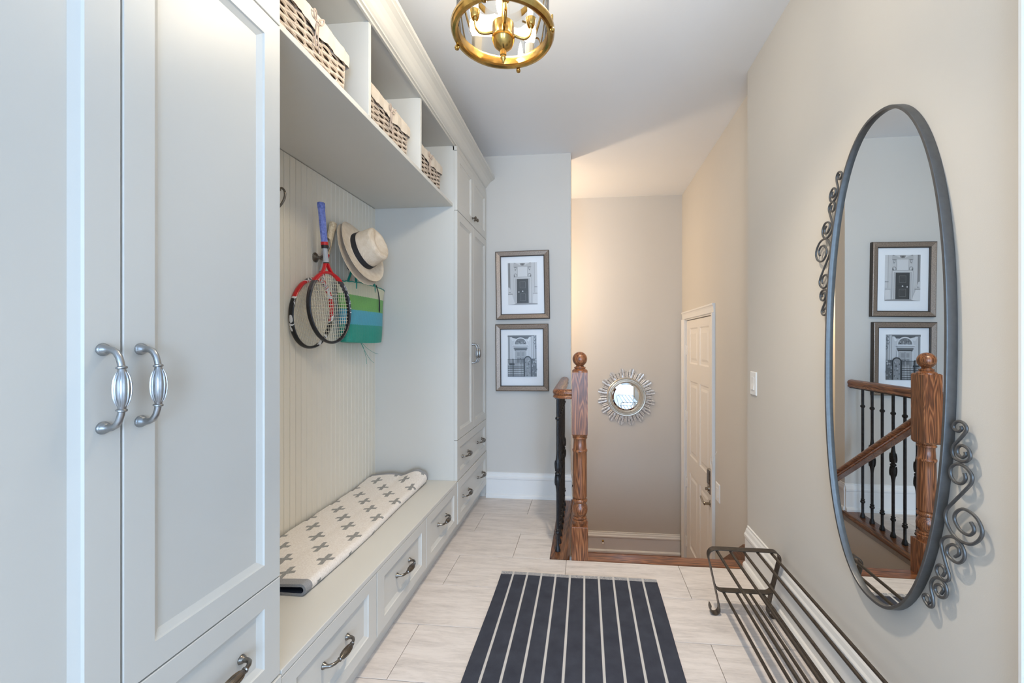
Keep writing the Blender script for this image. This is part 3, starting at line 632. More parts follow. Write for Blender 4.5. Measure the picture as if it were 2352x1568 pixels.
def print_gate():
    p = Print(); r = p.rect; t = 3; random.seed(5)
    r(-0.5, 0.5, 0, 1.42, 206, t); r(-0.5, 0.5, 1.36, 1.42, 112, t); p.poly([(-0.36,1.38),(0.26,1.38),(0.20,1.30),(-0.30,1.28)], 90, t); p.poly([(-0.42,1.36),(-0.10,1.28),(-0.34,1.22)], 222, t); p.poly([(0.3,1.38),(0.16,1.24),(0.24,1.2)], 225, t)
    r(-0.48, -0.43, 0.45, 1.38, 140, t); r(0.32, 0.42, 0.6, 1.40, 170, t); r(0.35, 0.37, 0.6, 1.40, 216, t); r(0.44, 0.5, 0.6, 1.42, 150, t)
    for k in range(22): q = random.uniform(0.42, 0.5); z = random.uniform(0.95, 1.4); r(q-0.02, q, z, z+0.03, random.choice((80, 120, 200)), t)
    p.arch(-0.05, 1.11, 0.24, 224, 0.02, 14, t); p.arch(-0.05, 1.11, 0.205, 120, 0.0, 14, t)
    for k in range(30): a = random.uniform(0.1, PI-0.1); q = random.uniform(0.03, 0.18); x = -0.05+q*math.cos(a); z = 1.11+q*math.sin(a); r(x-0.013, x+0.013, z, z+0.016, random.choice((200, 225, 60, 90)), t)
    r(-0.34, 0.24, 1.065, 1.09, 228, t); r(-0.32, 0.22, 1.05, 1.065, 100, t); r(-0.28, 0.18, 1.0, 1.05, 200, t); r(-0.28, 0.18, 0.985, 1.0, 70, t); p.poly([(-0.3,0.985),(0.2,0.985),(0.17,0.93),(-0.26,0.93)], 110, t); r(-0.26, 0.16, 0.90, 0.935, 64, t)
    r(-0.30, 0.20, 0.42, 0.90, 214, t); r(-0.24, -0.22, 0.42, 0.90, 150, t); r(0.13, 0.15, 0.42, 0.90, 150, t); r(-0.21, 0.12, 0.42, 0.88, 150, t); r(-0.20, -0.05, 0.42, 0.87, 178, t); r(-0.04, 0.11, 0.42, 0.87, 168, t); r(-0.05, -0.04, 0.42, 0.87, 90, t)
    for x in (-0.17, -0.02): r(x, x+0.09, 0.48, 0.66, 140, t); r(x, x+0.09, 0.70, 0.84, 150, t)
    r(-0.06, -0.03, 0.60, 0.64, 50, t)
    for k in range(6): z = 0.42-k*0.07; r(-0.5, 0.12, z-0.05, z, 205, t); r(-0.5, 0.12, z-0.07, z-0.05, 70, t)
    r(0.12, 0.5, 0, 0.62, 92, t)
    for k in range(40): x = random.uniform(0.12, 0.46); z = random.uniform(0.0, 0.58); r(x, x+random.uniform(0.03, 0.07), z, z+0.05, random.choice((70, 100, 128, 150, 176)), t)
    p.arch(0.20, 0.58, 0.13, 40, 0.58, 12, t); p.arch(0.20, 0.57, 0.10, 140, 0.57, 12, t)
    for k in range(18): x = random.uniform(0.11, 0.27); z = random.uniform(0.02, 0.6); r(x, x+0.03, z, z+0.04, random.choice((110, 160, 180, 80)), t)
    r(-0.5, 0.06, 0.585, 0.60, 38, t); r(-0.5, 0.06, 0.30, 0.31, 38, t); r(-0.5, 0.06, 0.03, 0.042, 38, t)
    for k in range(14): x = -0.49+k*0.042; r(x, x+0.009, 0.0, 0.60, 46, t)
    r(-0.33, -0.295, 0.0, 0.62, 26, t); r(-0.44, -0.26, 0.40, 0.46, 44, t); r(0.05, 0.075, 0.0, 0.62, 40, t)
    return p
def picture(label, xc, z0, w, h, tilt, pr, pw_, dz):
    r = thing('framed_photograph', label, 'picture', (xc, YF, z0+h/2)); r.rotation_euler = (0, tilt, 0)
    a, b_ = w/2, h/2
    def loop(d, y_): return [(-a+d, y_, -b_+d), (a-d, y_, -b_+d), (a-d, y_, b_-d), (-a+d, y_, b_-d)]
    prof_ = [(0, -0.001), (0, -0.026), (0.004, -0.032), (0.009, -0.034), (0.036, -0.027), (0.039, -0.024), (0.042, -0.023), (0.042, -0.010)]
    m = rings([loop(d, y_) for d, y_ in prof_], False); m.mi = [1 if (k//4) in (0, 1, 4, 5, 6) else 0 for k in range(len(m.f))]
    for q in (m,): q.f = [list(reversed(f)) for f in q.f]
    part('frame', m, ['pframe', 'pdark'], r, local=True)
    part('mat_board', MB().add([(-a+0.04, -0.011, -b_+0.04), (a-0.04, -0.011, -b_+0.04), (a-0.04, -0.011, b_-0.04), (-a+0.04, -0.011, b_-0.04)], [(0, 1, 2, 3)]).box(-a+0.02, a-0.02, -0.009, -0.001, -b_+0.02, b_-0.02), 'matboard', r, local=True)
    me = pr.m.mesh('photo_print', 'ink'); o = link('photo_print', me, r); o.location = (0.0, -0.0112, -pw_*0.71+dz); o.scale = (pw_, 1, pw_)
picture('framed photograph of a dark panelled door, hung uppermost', -0.492, 1.405, 0.423, 0.535, math.radians(-0.9), print_door(), 0.232, 0.012)
picture('framed photograph of a gated arched doorway hung closest to the baseboard', -0.496, 0.842, 0.418, 0.525, math.radians(-0.5), print_gate(), 0.228, 0.012)

# ------------------------------------------------------------------ switches, door stop, wire coil
def switch(label, x, y, z, w, h):
    r = thing('light_switch', label, 'light switch', (x, y, z))
    part('switch_plate', MB().slab((x-0.006, y+w/2, z-h/2), (0, -1, 0), (0, 0, 1), (-1, 0, 0), w, h, 0.006, [], cham=0.003), 'plastic', r)
    part('rocker', MB().add([(x-0.006, y+0.017, z-0.034), (x-0.006, y-0.017, z-0.034), (x-0.0105, y-0.017, z-0.032), (x-0.0105, y+0.017, z-0.032), (x-0.007, y+0.017, z), (x-0.007, y-0.017, z), (x-0.008, y+0.017, z+0.033), (x-0.008, y-0.017, z+0.033), (x-0.005, y+0.017, z+0.034), (x-0.005, y-0.017, z+0.034)],
         [(0,1,2,3),(3,2,5,4),(4,5,7,6),(6,7,9,8),(0,3,4,6,8),(1,9,7,5,2)]), 'plastic', r)
switch('white rocker switch on the wall near the oval mirror', XR, 2.316, 1.007, 0.078, 0.122)
switch('white rocker switch on the stairwell wall beside the panelled door', XS, 3.19, 0.13, 0.09, 0.132)
ds = thing('door_stop', 'small brass spring door stop on the stairwell baseboard', 'door stop', (0.175, YS-0.018, -0.83))
part('post', MB().lathe([(0.011, 0), (0.011, 0.004), (0.006, 0.008), (0.006, 0.05)], 12, (0.175, YS-0.017, -0.79), (0, -1, 0)), 'brass', ds, True)
part('rubber_tip', MB().lathe([(0.006, 0.05), (0.0085, 0.05), (0.0085, 0.064), (0.005, 0.067)], 12, (0.175, YS-0.017, -0.79), (0, -1, 0)), 'trim', ds, True)
cm = MB(); pts = [(XS-0.03+0.004*math.sin(9*t), 3.245+0.032*math.cos(t)*(1-0.01*t), 0.31+0.036*math.sin(t)+0.002*t) for t in [k*0.35 for k in range(56)]]
o = link('wire_coil', cm.tube(pts, 0.0014, 5).tube(catmull([(XS-0.028, 3.245, 0.345), (XS-0.02, 3.20, 0.40), (XS-0.012, 3.18, 0.43)]), 0.0012, 5).mesh('wire_coil', 'plastic', True, (XS, 3.245, 0.31))); o.location = (XS, 3.245, 0.31)
tag(o, 'thin white wire coil hung on the door casing', 'wire')

# ------------------------------------------------------------------ shoe rack
rk = thing('shoe_rack', 'two tier iron shoe rack along the mirror wall', 'shoe rack', (0.70, 1.52, 0))
def strip(path, wy=0.034, t=0.0035):
    # flat bar bent in the XZ plane, wy deep along Y
    m = MB(); P = [Vector(p) for p in path]; n = len(P); vs = []
    for i, p in enumerate(P):
        d = (P[min(i+1, n-1)]-P[max(i-1, 0)]).normalized(); nn = Vector((d.z, 0, -d.x))*t/2
        vs += [p+nn+Vector((0, -wy/2, 0)), p-nn+Vector((0, -wy/2, 0)), p-nn+Vector((0, wy/2, 0)), p+nn+Vector((0, wy/2, 0))]
    fs = []
    for i in range(n-1):
        for k in range(4): fs.append((i*4+k, i*4+(k+1) % 4, i*4+4+(k+1) % 4, i*4+4+k))
    fs += [(3, 2, 1, 0), tuple((n-1)*4+k for k in range(4))]
    return m.add(vs, fs)
RY0, RY1, RZ = 1.055, 1.972, 0.293
for yy in (RY1, RY0):
    L, R_ = 0.548, 0.858
    up = [(0.556, yy, 0.028), (0.562, yy, 0.048), (0.574, yy, 0.052), (0.589, yy, 0.045), (0.597, yy, 0.028), (0.594, yy, 0.010), (0.584, yy, 0.003), (0.575, yy, 0.005)]
    lf = [(0.560, yy, 0.043), (0.558, yy, 0.025), (0.563, yy, 0.010), (0.578, yy, 0.0025), (0.593, yy, 0.010), (0.598, yy, 0.030), (0.588, yy, 0.085), (0.573, yy, 0.155), (0.558, yy, 0.225), (0.5505, yy, 0.255), (0.553, yy, 0.275), (0.566, yy, 0.289), (0.590, yy, RZ), (0.70, yy, RZ), (0.82, yy, RZ), (0.843, yy, 0.289), (0.855, yy, 0.275), (0.857, yy, 0.255), (0.849, yy, 0.225), (0.833, yy, 0.155), (0.817, yy, 0.085), (0.808, yy, 0.030), (0.812, yy, 0.010), (0.826, yy, 0.0025), (0.838, yy, 0.010), (0.840, yy, 0.025), (0.836, yy, 0.04)]
    e = part('end_frame', strip(catmull(lf, 4)), 'rackiron', rk, True)
    lo = [(0.577, yy, 0.142), (0.583, yy, 0.122), (0.598, yy, 0.110), (0.62, yy, 0.108), (0.70, yy, 0.108), (0.785, yy, 0.108), (0.807, yy, 0.110), (0.822, yy, 0.122), (0.828, yy, 0.142)]
    part('lower_bar', strip(catmull(lo, 4)), 'rackiron', rk, True)
for k in range(5):
    x = 0.588+k*0.0585; part('rod', MB().tube([(x, RY0, RZ-0.009), (x, RY1-0.002, RZ-0.009)], 0.0062, 10), 'rackiron', rk, True)
for k in range(4):
    x = 0.617+k*0.0567; part('rod', MB().tube([(x, RY0, 0.100), (x, RY1-0.002, 0.100)], 0.0062, 10), 'rackiron', rk, True)

# ------------------------------------------------------------------ runner rug
def rug_mat(border):
    t = NT('runner_weave' if not border else 'runner_band'); s = t.sep(t.coord())
    u = t.math('ADD', s[0], 0.378); k = t.math('SUBTRACT', t.math('FRACT', t.math('ADD', t.math('DIVIDE', u, 0.0743), 0.5)), 0.5)
    d = t.math('MULTIPLY', t.math('ABSOLUTE', k), 0.0743)
    tw = t.math('SINE', t.math('ADD', t.math('MULTIPLY', s[0], 1500.0), t.math('MULTIPLY', s[1], 1100.0)))
    ed = t.math('ADD', 0.0050, t.math('MULTIPLY', t.math('SINE', t.math('MULTIPLY', s[1], 900.0)), 0.0007))
    inr = t.math('MULTIPLY', t.math('LESS_THAN', d, ed), t.math('MULTIPLY', t.math('GREATER_THAN', s[0], -0.40), t.math('LESS_THAN', s[0], 0.31)))
    n = t.noise(t.coord(), 14, 5); fz = t.noise(t.coord(), 700, 2)
    if border: base = t.ramp(t.noise(t.coord(), 420, 2, 0.8), [(0.42, C(104, 105, 110)), (0.58, C(206, 204, 203))])
    else: base = t.ramp(t.math('ADD', t.math('MULTIPLY', n, 0.6), t.math('MULTIPLY', fz, 0.4)), [(0.3, C(54, 56, 65)), (0.7, C(72, 75, 85))])
    lint = t.math('GREATER_THAN', t.noise(t.mapped((9, 34, 9)), 9, 6, 0.75, 2.5), 0.70)
    if not border: base = t.mix(t.math('MULTIPLY', lint, 0.25), base, C(150, 150, 150))
    st = t.mix(t.math('MULTIPLY', t.math('ADD', tw, 1), 0.28), C(222, 218, 212), C(130, 128, 128))
    t.l(t.mix(inr, base, st), t.b.inputs['Base Color']); t.b.inputs['Roughness'].default_value = 0.92; t.b.inputs['Specular IOR Level'].default_value = 0.15
    t.bump(tw, 0.25, 0.0006); return t.m
M['rug'] = rug_mat(False); M['rugb'] = rug_mat(True)
def rug_sheet(y0, y1, dz=0.0):
    m = MB(); nx_, ny_ = 40, max(2, int((y1-y0)/0.03)); T = 0.005
    for j in range(ny_+1):
        for i in range(nx_+1):
            yy = y0+(y1-y0)*j/ny_; xx = -0.443+0.804*i/nx_
            e = 0.004*math.sin(yy*7.0)*(1 if i in (0, nx_) else 0)*0.3
            z = T+0.0008*math.sin(xx*11+yy*5)+dz+0.0012*max(0, math.sin(yy*9.3))
            m.v.append(Vector((xx+e, yy+0.0015*math.sin(xx*13), z)))
    for j in range(ny_):
        for i in range(nx_):
            a = j*(nx_+1)+i; m.f.append([a, a+1, a+nx_+2, a+nx_+1]); m.mi.append(0)
    n0 = len(m.v); idx = [i for i in range(nx_+1)]+[(nx_+1)*j+nx_ for j in range(1, ny_+1)]+[(nx_+1)*ny_+i for i in range(nx_-1, -1, -1)]+[(nx_+1)*j for j in range(ny_-1, 0, -1)]
    for k in idx: m.v.append(Vector((m.v[k].x, m.v[k].y, 0.0004)))
    for q in range(len(idx)): r_ = (q+1) % len(idx); m.f.append([idx[r_], idx[q], n0+q, n0+r_]); m.mi.append(0)
    return m
rg = thing('runner_rug', 'dark slate runner with thin white stripes on the tile floor', 'rug', (0, 0, 0))
part('woven_field', rug_sheet(0.15, 2.187), 'rug', rg, True)
part('end_band', rug_sheet(2.1875, 2.214), 'rugb', rg, True)

# ------------------------------------------------------------------ lantern
LX, LY, LZ = -0.256, 1.30, 2.184
ln = thing('ceiling_lantern', 'round brass ceiling lantern with clear glass and candle bulbs', 'ceiling light', (LX, LY, ZC))
ring_p = [(0.138,-0.002),(0.140,-0.008),(0.147,-0.012),(0.155,-0.010),(0.160,-0.002),(0.161,0.008),(0.157,0.016),(0.150,0.020),(0.146,0.026),(0.141,0.026),(0.138,0.018),(0.138,-0.002)]
part('bottom_ring', MB().lathe(ring_p, 72, (LX, LY, LZ), caps=False), 'brass', ln, True)
part('top_ring', MB().lathe([(r, h*0.8) for r, h in ring_p], 72, (LX, LY, LZ+0.37), caps=False), 'brass', ln, True)
part('glass_cylinder', MB().add([(LX+0.1435*math.cos(2*PI*k/72), LY+0.1435*math.sin(2*PI*k/72), z) for z in (LZ+0.012, LZ+0.375) for k in range(72)], [(k, (k+1) % 72, 72+(k+1) % 72, 72+k) for k in range(72)]), 'glass', ln, True)
A0 = math.radians(16)
for k in range(4):
    a = PI/2*k-0.148; bx, by = LX+0.157*math.cos(a), LY+0.157*math.sin(a)
    part('ball_screw', MB().lathe([(0.003, 0.012), (0.003, -0.002), (0.0062, -0.0045), (0.0078, -0.010), (0.0062, -0.0155), (0.0001, -0.018)], 14, (bx, by, LZ-0.006)).tube([(bx, by, LZ-0.01), (bx, by, LZ+0.03)], 0.003, 8), 'brass', ln, True)
hz = 2.205
hub = [(0.0001,hz+0.010),(0.034,hz+0.008),(0.0345,hz-0.030),(0.036,hz-0.032),(0.036,hz-0.038),(0.033,hz-0.046),(0.028,hz-0.058),(0.018,hz-0.068),(0.010,hz-0.072),(0.010,hz-0.088),(0.0075,hz-0.090),(0.0085,hz-0.093),(0.0085,hz-0.097),(0.0065,hz-0.101),(0.004,hz-0.105),(0.0035,hz-0.112),(0.0001,hz-0.114)]
part('hub', MB().lathe(list(reversed(hub)), 32, (LX, LY, 0)), 'brass', ln, True)
part('centre_rod', MB().tube([(LX, LY, hz), (LX, LY, ZC-0.06)], 0.006, 10), 'brass', ln, True)
M['sleeve'] = plain('ivory_candle_sleeve', C(238, 232, 218), 0.5, var=0.01)
for k in range(4):
    a = A0+PI/2*k; ca, sa = math.cos(a), math.sin(a); q = lambda r, z: (LX+r*ca, LY+r*sa, z)
    arm = part('arm', MB().tube(catmull([q(0.032, hz-0.020), q(0.052, hz-0.026), q(0.072, hz-0.026), q(0.084, hz-0.012), q(0.087, hz+0.010)], 5), 0.0046, 10), 'brass', ln, True)
    part('candle_cup', MB().lathe([(0.006,0),(0.010,0.004),(0.0135,0.012),(0.015,0.022),(0.0165,0.030),(0.0155,0.030),(0.012,0.022),(0.0001,0.02)], 20, q(0.087, hz+0.008)), 'brass', arm, True)
    part('candle_sleeve', MB().lathe([(0.0105,0.018),(0.0105,0.095),(0.008,0.097)], 16, q(0.087, hz+0.008)), 'sleeve', arm, True)
    part('bulb', MB().lathe([(0.007,0.096),(0.011,0.108),(0.0155,0.125),(0.0165,0.137),(0.013,0.155),(0.007,0.172),(0.0001,0.186)], 16, q(0.087, hz+0.008)), 'bulb', arm, True)
part('canopy', MB().lathe([(0.006, ZC-0.075), (0.02, ZC-0.06), (0.05, ZC-0.03), (0.062, ZC-0.012), (0.062, ZC)], 32, (LX, LY, 0)), 'brass', ln, True)
for k in range(3):
    a = A0+2*PI*k/3; part('stay', MB().tube([(LX+0.006*math.cos(a), LY+0.006*math.sin(a), LZ+0.46), (LX+0.140*math.cos(a), LY+0.140*math.sin(a), LZ+0.38)], 0.004, 8), 'brass', ln, True)

# ------------------------------------------------------------------ baskets in the cubbies
def wicker():
    t = NT('whitewashed_wicker'); n = t.noise(t.mapped((30, 30, 90)), 2, 4, 0.6)
    t.l(t.ramp(n, [(0.3, C(166, 146, 128)), (0.6, C(212, 198, 182)), (0.8, C(228, 216, 202))]), t.b.inputs['Base Color']); t.b.inputs['Roughness'].default_value = 0.7; return t.m
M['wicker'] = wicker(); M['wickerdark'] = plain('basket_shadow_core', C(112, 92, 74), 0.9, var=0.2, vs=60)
M['linen'] = plain('cream_linen', C(216, 204, 188), 0.9, var=0.03, vs=25, bump=0.25, bs=300); M['cord'] = plain('greige_cord', C(190, 172, 158), 0.85, var=0.1, vs=90)
BW, BD, BH = 0.385, 0.29, 0.172
def perim(t, ex, hz_):
    # point on the basket outline; widens upwards
    k = 1-0.04*(1-hz_/BH); w, d = BW*k/2+ex, BD*k/2+ex; L = 2*(BW+BD); s = (t % 1)*L
    if s < BW: return Vector((d, -w+2*w*s/BW, 0)), Vector((1, 0, 0))
    s -= BW
    if s < BD: return Vector((d-2*d*s/BD, w, 0)), Vector((0, 1, 0))
    s -= BD
    if s < BW: return Vector((-d, w-2*w*s/BW, 0)), Vector((-1, 0, 0))
    s -= BW; return Vector((-d+2*d*s/BD, -w, 0)), Vector((0, -1, 0))
random.seed(11); wm = MB(); NS = 30
for row in range(15):
    z = 0.006+row*0.0112; pts = []; N_ = NS*6; ph = row % 2; j = [random.uniform(-0.0022, 0.0022) for _ in range(N_//6+2)]
    for i in range(N_):
        t = i/N_; p, nn = perim(t, 0, z); osc = math.cos(PI*(t*NS+ph)); jj = j[i//6]*(1-(i % 6)/6)+j[(i//6+1) % (N_//6)]*((i % 6)/6)
        pts.append(p+nn*(0.0042*osc)+Vector((0, 0, z+jj+0.0012*math.sin(i*0.31+row))))
    wm.tube(pts, 0.0058, 6, closed=True, flat=(0.95, 0.62), up=(0, 0, 1))
sm = MB()
for k in range(NS):
    pts = []
    for q in range(6):
        z = BH*q/5; p, nn = perim((k+0.5)/NS, -0.0005, z); pts.append(p+Vector((0, 0, z)))
    sm.tube(pts, 0.0036, 5)
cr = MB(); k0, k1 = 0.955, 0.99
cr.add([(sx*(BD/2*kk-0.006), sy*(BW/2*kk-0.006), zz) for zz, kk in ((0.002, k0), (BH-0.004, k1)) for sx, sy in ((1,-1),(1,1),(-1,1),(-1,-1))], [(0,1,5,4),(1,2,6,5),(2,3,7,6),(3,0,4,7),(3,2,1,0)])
def liner():
    m = MB(); N_ = 120; rows = [(-0.012, BH-0.03), (-0.006, BH-0.002), (0.0, BH+0.010), (0.008, BH+0.013), (0.012, BH+0.006), (0.0125, BH-0.012), (0.0115, BH-0.032), (0.0115, BH-0.046)]
    vs = []
    for ri, (ex, z) in enumerate(rows):
        for i in range(N_):
            t = i/N_; p, nn = perim(t, ex, BH); wv = 0.0022*math.sin(i*0.9)+0.0016*math.sin(i*2.3+1)
            hem = (0.006*math.sin(i*0.24)+0.004*math.sin(i*0.61)) if ri >= 6 else 0
            vs.append(p+nn*wv*(1 if ri > 3 else 0.3)+Vector((0, 0, z+hem+(0.0025*math.sin(i*0.35) if ri in (2, 3) else 0))))
    fs = [(r*N_+i, r*N_+(i+1) % N_, (r+1)*N_+(i+1) % N_, (r+1)*N_+i) for r in range(len(rows)-1) for i in range(N_)]
    return m.add(vs, fs)
tm = MB(); xf = BD/2+0.013
tm.tube(catmull([(xf, 0.0, BH-0.02), (xf+0.004, 0.006, BH-0.035), (xf+0.003, 0.004, BH-0.07), (xf+0.002, 0.012, BH-0.115)]), 0.0022, 6)
tm.tube(catmull([(xf, 0.0, BH-0.02), (xf+0.005, -0.006, BH-0.04), (xf+0.003, -0.010, BH-0.075), (xf+0.002, -0.004, BH-0.10)]), 0.0022, 6)
for sg in (-1, 1): tm.tube(catmull([(xf, 0, BH-0.02), (xf+0.009, sg*0.014, BH-0.004), (xf+0.010, sg*0.026, BH+0.0), (xf+0.006, sg*0.020, BH-0.018), (xf, 0, BH-0.02)]), 0.0024, 6)
tm.lathe([(0.0001, -0.005), (0.005, -0.003), (0.005, 0.003), (0.0001, 0.005)], 8, (xf+0.003, 0, BH-0.02))
bk = thing('wicker_basket', 'wicker basket with cream liner in the cubby next to the near tall cabinet', 'basket', (0, 0, 0), 'lined wicker baskets in the cubbies')
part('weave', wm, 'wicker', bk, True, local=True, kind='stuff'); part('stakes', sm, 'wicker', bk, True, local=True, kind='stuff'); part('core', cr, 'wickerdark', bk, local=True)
part('liner', liner(), 'linen', bk, True, local=True); part('tie', tm, 'cord', bk, True, local=True)
bk2, bk3 = copy_tree(bk), copy_tree(bk)
for o, (yy, rz, x, lb) in zip((bk, bk2, bk3), ((1.246, 0.03, -1.0, 'lined wicker basket in the cubby above the blue racket grip, with a loose bow'), (1.775, -0.02, -1.005, 'lined wicker basket in the middle cubby of the shelf'), (2.235, -0.03, -1.005, 'lined wicker basket in the cubby adjoining the picture wall cabinet'))):
    o.location = (x, yy, 2.0775); o.rotation_euler = (0, 0, rz); o['label'] = lb
bk['label'] = 'lined wicker basket in the cubby closest to the double door handles'

# ------------------------------------------------------------------ folded mat on the bench
def mat_print():
    t = NT('cross_print_cotton'); uv = t.n('ShaderNodeUVMap', uv_map='uv').outputs[0]; s = t.sep(uv)
    nz = t.math('MULTIPLY', t.math('SUBTRACT', t.noise(t.coord(), 45, 2), 0.5), 0.010)
    def cross(ou, ov):
        u = t.math('MULTIPLY', t.math('SUBTRACT', t.math('FRACT', t.math('ADD', t.math('DIVIDE', t.math('SUBTRACT', s[0], ou), 0.166), 0.5)), 0.5), 0.166)
        v = t.math('MULTIPLY', t.math('SUBTRACT', t.math('FRACT', t.math('ADD', t.math('DIVIDE', t.math('SUBTRACT', s[1], ov), 0.195), 0.5)), 0.5), 0.195)
        u = t.math('ADD', u, nz); v = t.math('ADD', v, nz)
        u2 = t.math('ADD', u, t.math('MULTIPLY', v, 0.12)); v2 = t.math('ADD', v, t.math('MULTIPLY', u, -0.16))
        au, av = t.math('ABSOLUTE', u2), t.math('ABSOLUTE', v2)
        b1 = t.math('MULTIPLY', t.math('LESS_THAN', au, 0.0315), t.math('LESS_THAN', av, 0.0092)); b2 = t.math('MULTIPLY', t.math('LESS_THAN', au, 0.0092), t.math('LESS_THAN', av, 0.042))
        return t.math('MAXIMUM', b1, b2)
    c_ = t.math('MAXIMUM', cross(-0.970, 1.494), cross(-1.054, 1.592))
    ink = t.math('MULTIPLY', c_, t.ramp(t.noise(t.coord(), 330, 3), [(0.28, (0.45, 0.45, 0.45, 1)), (0.45, (1, 1, 1, 1))]))
    base = t.ramp(t.noise(t.coord(), 160, 4), [(0.3, C(226, 218, 210)), (0.7, C(243, 238, 232))])
    t.l(t.mix(ink, base, C(150, 150, 148)), t.b.inputs['Base Color']); t.b.inputs['Roughness'].default_value = 0.95; t.b.inputs['Specular IOR Level'].default_value = 0.1
    t.bump(t.noise(t.coord(), 420, 3), 0.6, 0.002); return t.m
M['matcloth'] = mat_print()
M['binding'] = plain('grey_binding', C(150, 150, 152), 0.95, var=0.2, vs=500, bump=0.4, bs=600); M['navy'] = plain('navy_underside', C(44, 52, 70), 0.95, var=0.15, vs=200)
def mat_section(y, n=46):
    # outline of the fold at one y: returns outer points with arc coordinate, and the inner points
    far = max(0, (y-2.2)/0.26); near = max(0, (1.5-y)/0.2)
    H_ = 0.037+0.034*far**2+0.003*math.sin(y*6); front_ = -0.932-0.030*max(0, (y-1.75))**1.0*0.6+0.006*math.sin(y*5.1); back = -1.300
    out = []; r = H_/2
    nb = 16
    for i in range(nb): x = back+(front_-r-back)*i/nb; out.append((x, ZB+0.0008))
    for i in range(13): a = -PI/2+PI*i/12; out.append((front_-r+r*1.0*math.cos(a), ZB+0.0008+r+r*math.sin(a)))
    for i in range(1, 24):
        f = i/23; x = front_-r+(back-(front_-r))*f
        z = ZB+H_*(1-0.42*f**1.3)-0.0035*math.exp(-((x+1.105)/0.012)**2)+0.003*math.sin(x*18+y*4)*f*(1-f)*2+0.012*far**2*math.exp(-((x+1.02)/0.05)**2)-0.014*far**2*math.exp(-((x+1.10)/0.05)**2)
        out.append((x, z))
    return out
def mat_mesh(ys, th=0.009):
    m = MB(); m.uv = []; secs = [mat_section(y) for y in ys]; n = len(secs[0]); tot = 0
    for y, S in zip(ys, secs):
        # arc coordinate measured back from the top layer so the print follows the cloth
        for i in range(n):
            x, z = S[i]
            if i >= 29: u = x
            else:
                u = S[28][0]
                for q in range(28, i, -1): u += math.hypot(S[q][0]-S[q-1][0], S[q][1]-S[q-1][1])
            m.v.append(Vector((x, y, z))); m.uv.append((u, y))
    inner0 = len(m.v)
    for y, S in zip(ys, secs):
        for i in range(n):
            a, b_ = S[max(i-1, 0)], S[min(i+1, n-1)]; dx, dz = b_[0]-a[0], b_[1]-a[1]; L = math.hypot(dx, dz) or 1
            m.v.append(Vector((S[i][0]-dz/L*th, y, S[i][1]+dx/L*th))); m.uv.append((0, y))
    for j in range(len(ys)-1):
        for i in range(n-1):
            a = j*n+i; m.f.append([a, a+n, a+n+1, a+1]); m.mi.append(0)
            b_ = inner0+a; m.f.append([b_, b_+1, b_+n+1, b_+n]); m.mi.append(1)
    for j in (0, len(ys)-1):
        for i in range(n-1):
            a = j*n+i; m.f.append([a, a+1, inner0+a+1, inner0+a]); m.mi.append(2)
    for j in range(len(ys)-1):
        for i in (0, n-1): a = j*n+i; m.f.append([a, a+n, inner0+a+n, inner0+a]); m.mi.append(2)
    return m
fm = thing('folded_mat', 'white cotton mat with grey crosses folded on the bench', 'mat', (-1.12, 1.88, ZB))
part('printed_cloth', mat_mesh([1.358+k*(2.445-1.358)/48 for k in range(49)]), ['matcloth', 'navy', 'binding'], fm, True)
part('end_binding', mat_mesh([1.325+k*0.011 for k in range(4)], 0.0095), ['binding', 'navy', 'binding'], fm, True)
part('end_binding', mat_mesh([2.445+k*0.011 for k in range(3)], 0.0095), ['binding', 'navy', 'binding'], fm, True)

# ------------------------------------------------------------------ coat hooks
def hook_mesh():
    m = MB().lathe([(0.024,0),(0.024,0.003),(0.020,0.006),(0.017,0.006),(0.014,0.009),(0.010,0.010),(0.008,0.016),(0.006,0.02)], 24, (0, 0, 0), (1, 0, 0))
    m.tube(catmull([(0.016,0,0),(0.034,0,0.004),(0.058,0,0.024),(0.074,0,0.052),(0.074,0,0.078),(0.062,0,0.092),(0.052,0,0.088)], 5), 0.0046, 10)
    m.lathe([(0.0001,-0.006),(0.005,-0.003),(0.006,0),(0.005,0.003),(0.0001,0.006)], 10, (0.052, 0, 0.086), (0, 1, 0))
    m.tube(catmull([(0.018,0,-0.002),(0.030,0,-0.010),(0.038,0,-0.010),(0.042,0,0.0)], 5), 0.004, 8)
    return m.mesh('coat_hook', 'bronze', True)
HK = hook_mesh()
for (yy, zz, lb) in ((1.632, 1.768, 'curved metal hook left bare on the beadboard'), (1.939, 1.636, 'curved metal hook carrying the tennis rackets'), (2.235, 1.648, 'curved metal hook behind the straw hats')):
    o = link('coat_hook', HK); o.location = (-1.3125, yy, zz); tag(o, lb, 'hook', 'coat hooks on the beadboard')

# ------------------------------------------------------------------ tennis rackets
def racket_paint(name, stops, noise_stops=None):
    t = NT(name); s = t.sep(t.coord()); z = t.math('MULTIPLY', t.math('ADD', s[2], 0.70), 1/0.70)
    if noise_stops:
        n = t.noise(t.mapped((14, 14, 9)), 1.6, 2, 0.4, 0.8); z2 = t.math('ADD', z, t.math('MULTIPLY', t.math('SUBTRACT', n, 0.5), 0.28)); a = t.ramp(z2, stops, 'CONSTANT')
    else:
        z2 = t.math('ADD', z, t.math('MULTIPLY', t.math('ABSOLUTE', s[0]), 0.10)); a = t.ramp(z2, stops, 'CONSTANT')
    t.l(a, t.b.inputs['Base Color']); t.b.inputs['Roughness'].default_value = 0.28; return t.m
K, RD, WH, GY, SV = C(34, 34, 38), C(206, 34, 40), C(226, 226, 226), C(74, 70, 72), C(176, 180, 184)
M['rkf'] = racket_paint('red_black_racket_paint', [(0.0, K), (0.30, C(44, 44, 50)), (0.41, GY), (0.47, RD), (0.585, C(50, 48, 48)), (0.59, SV)])
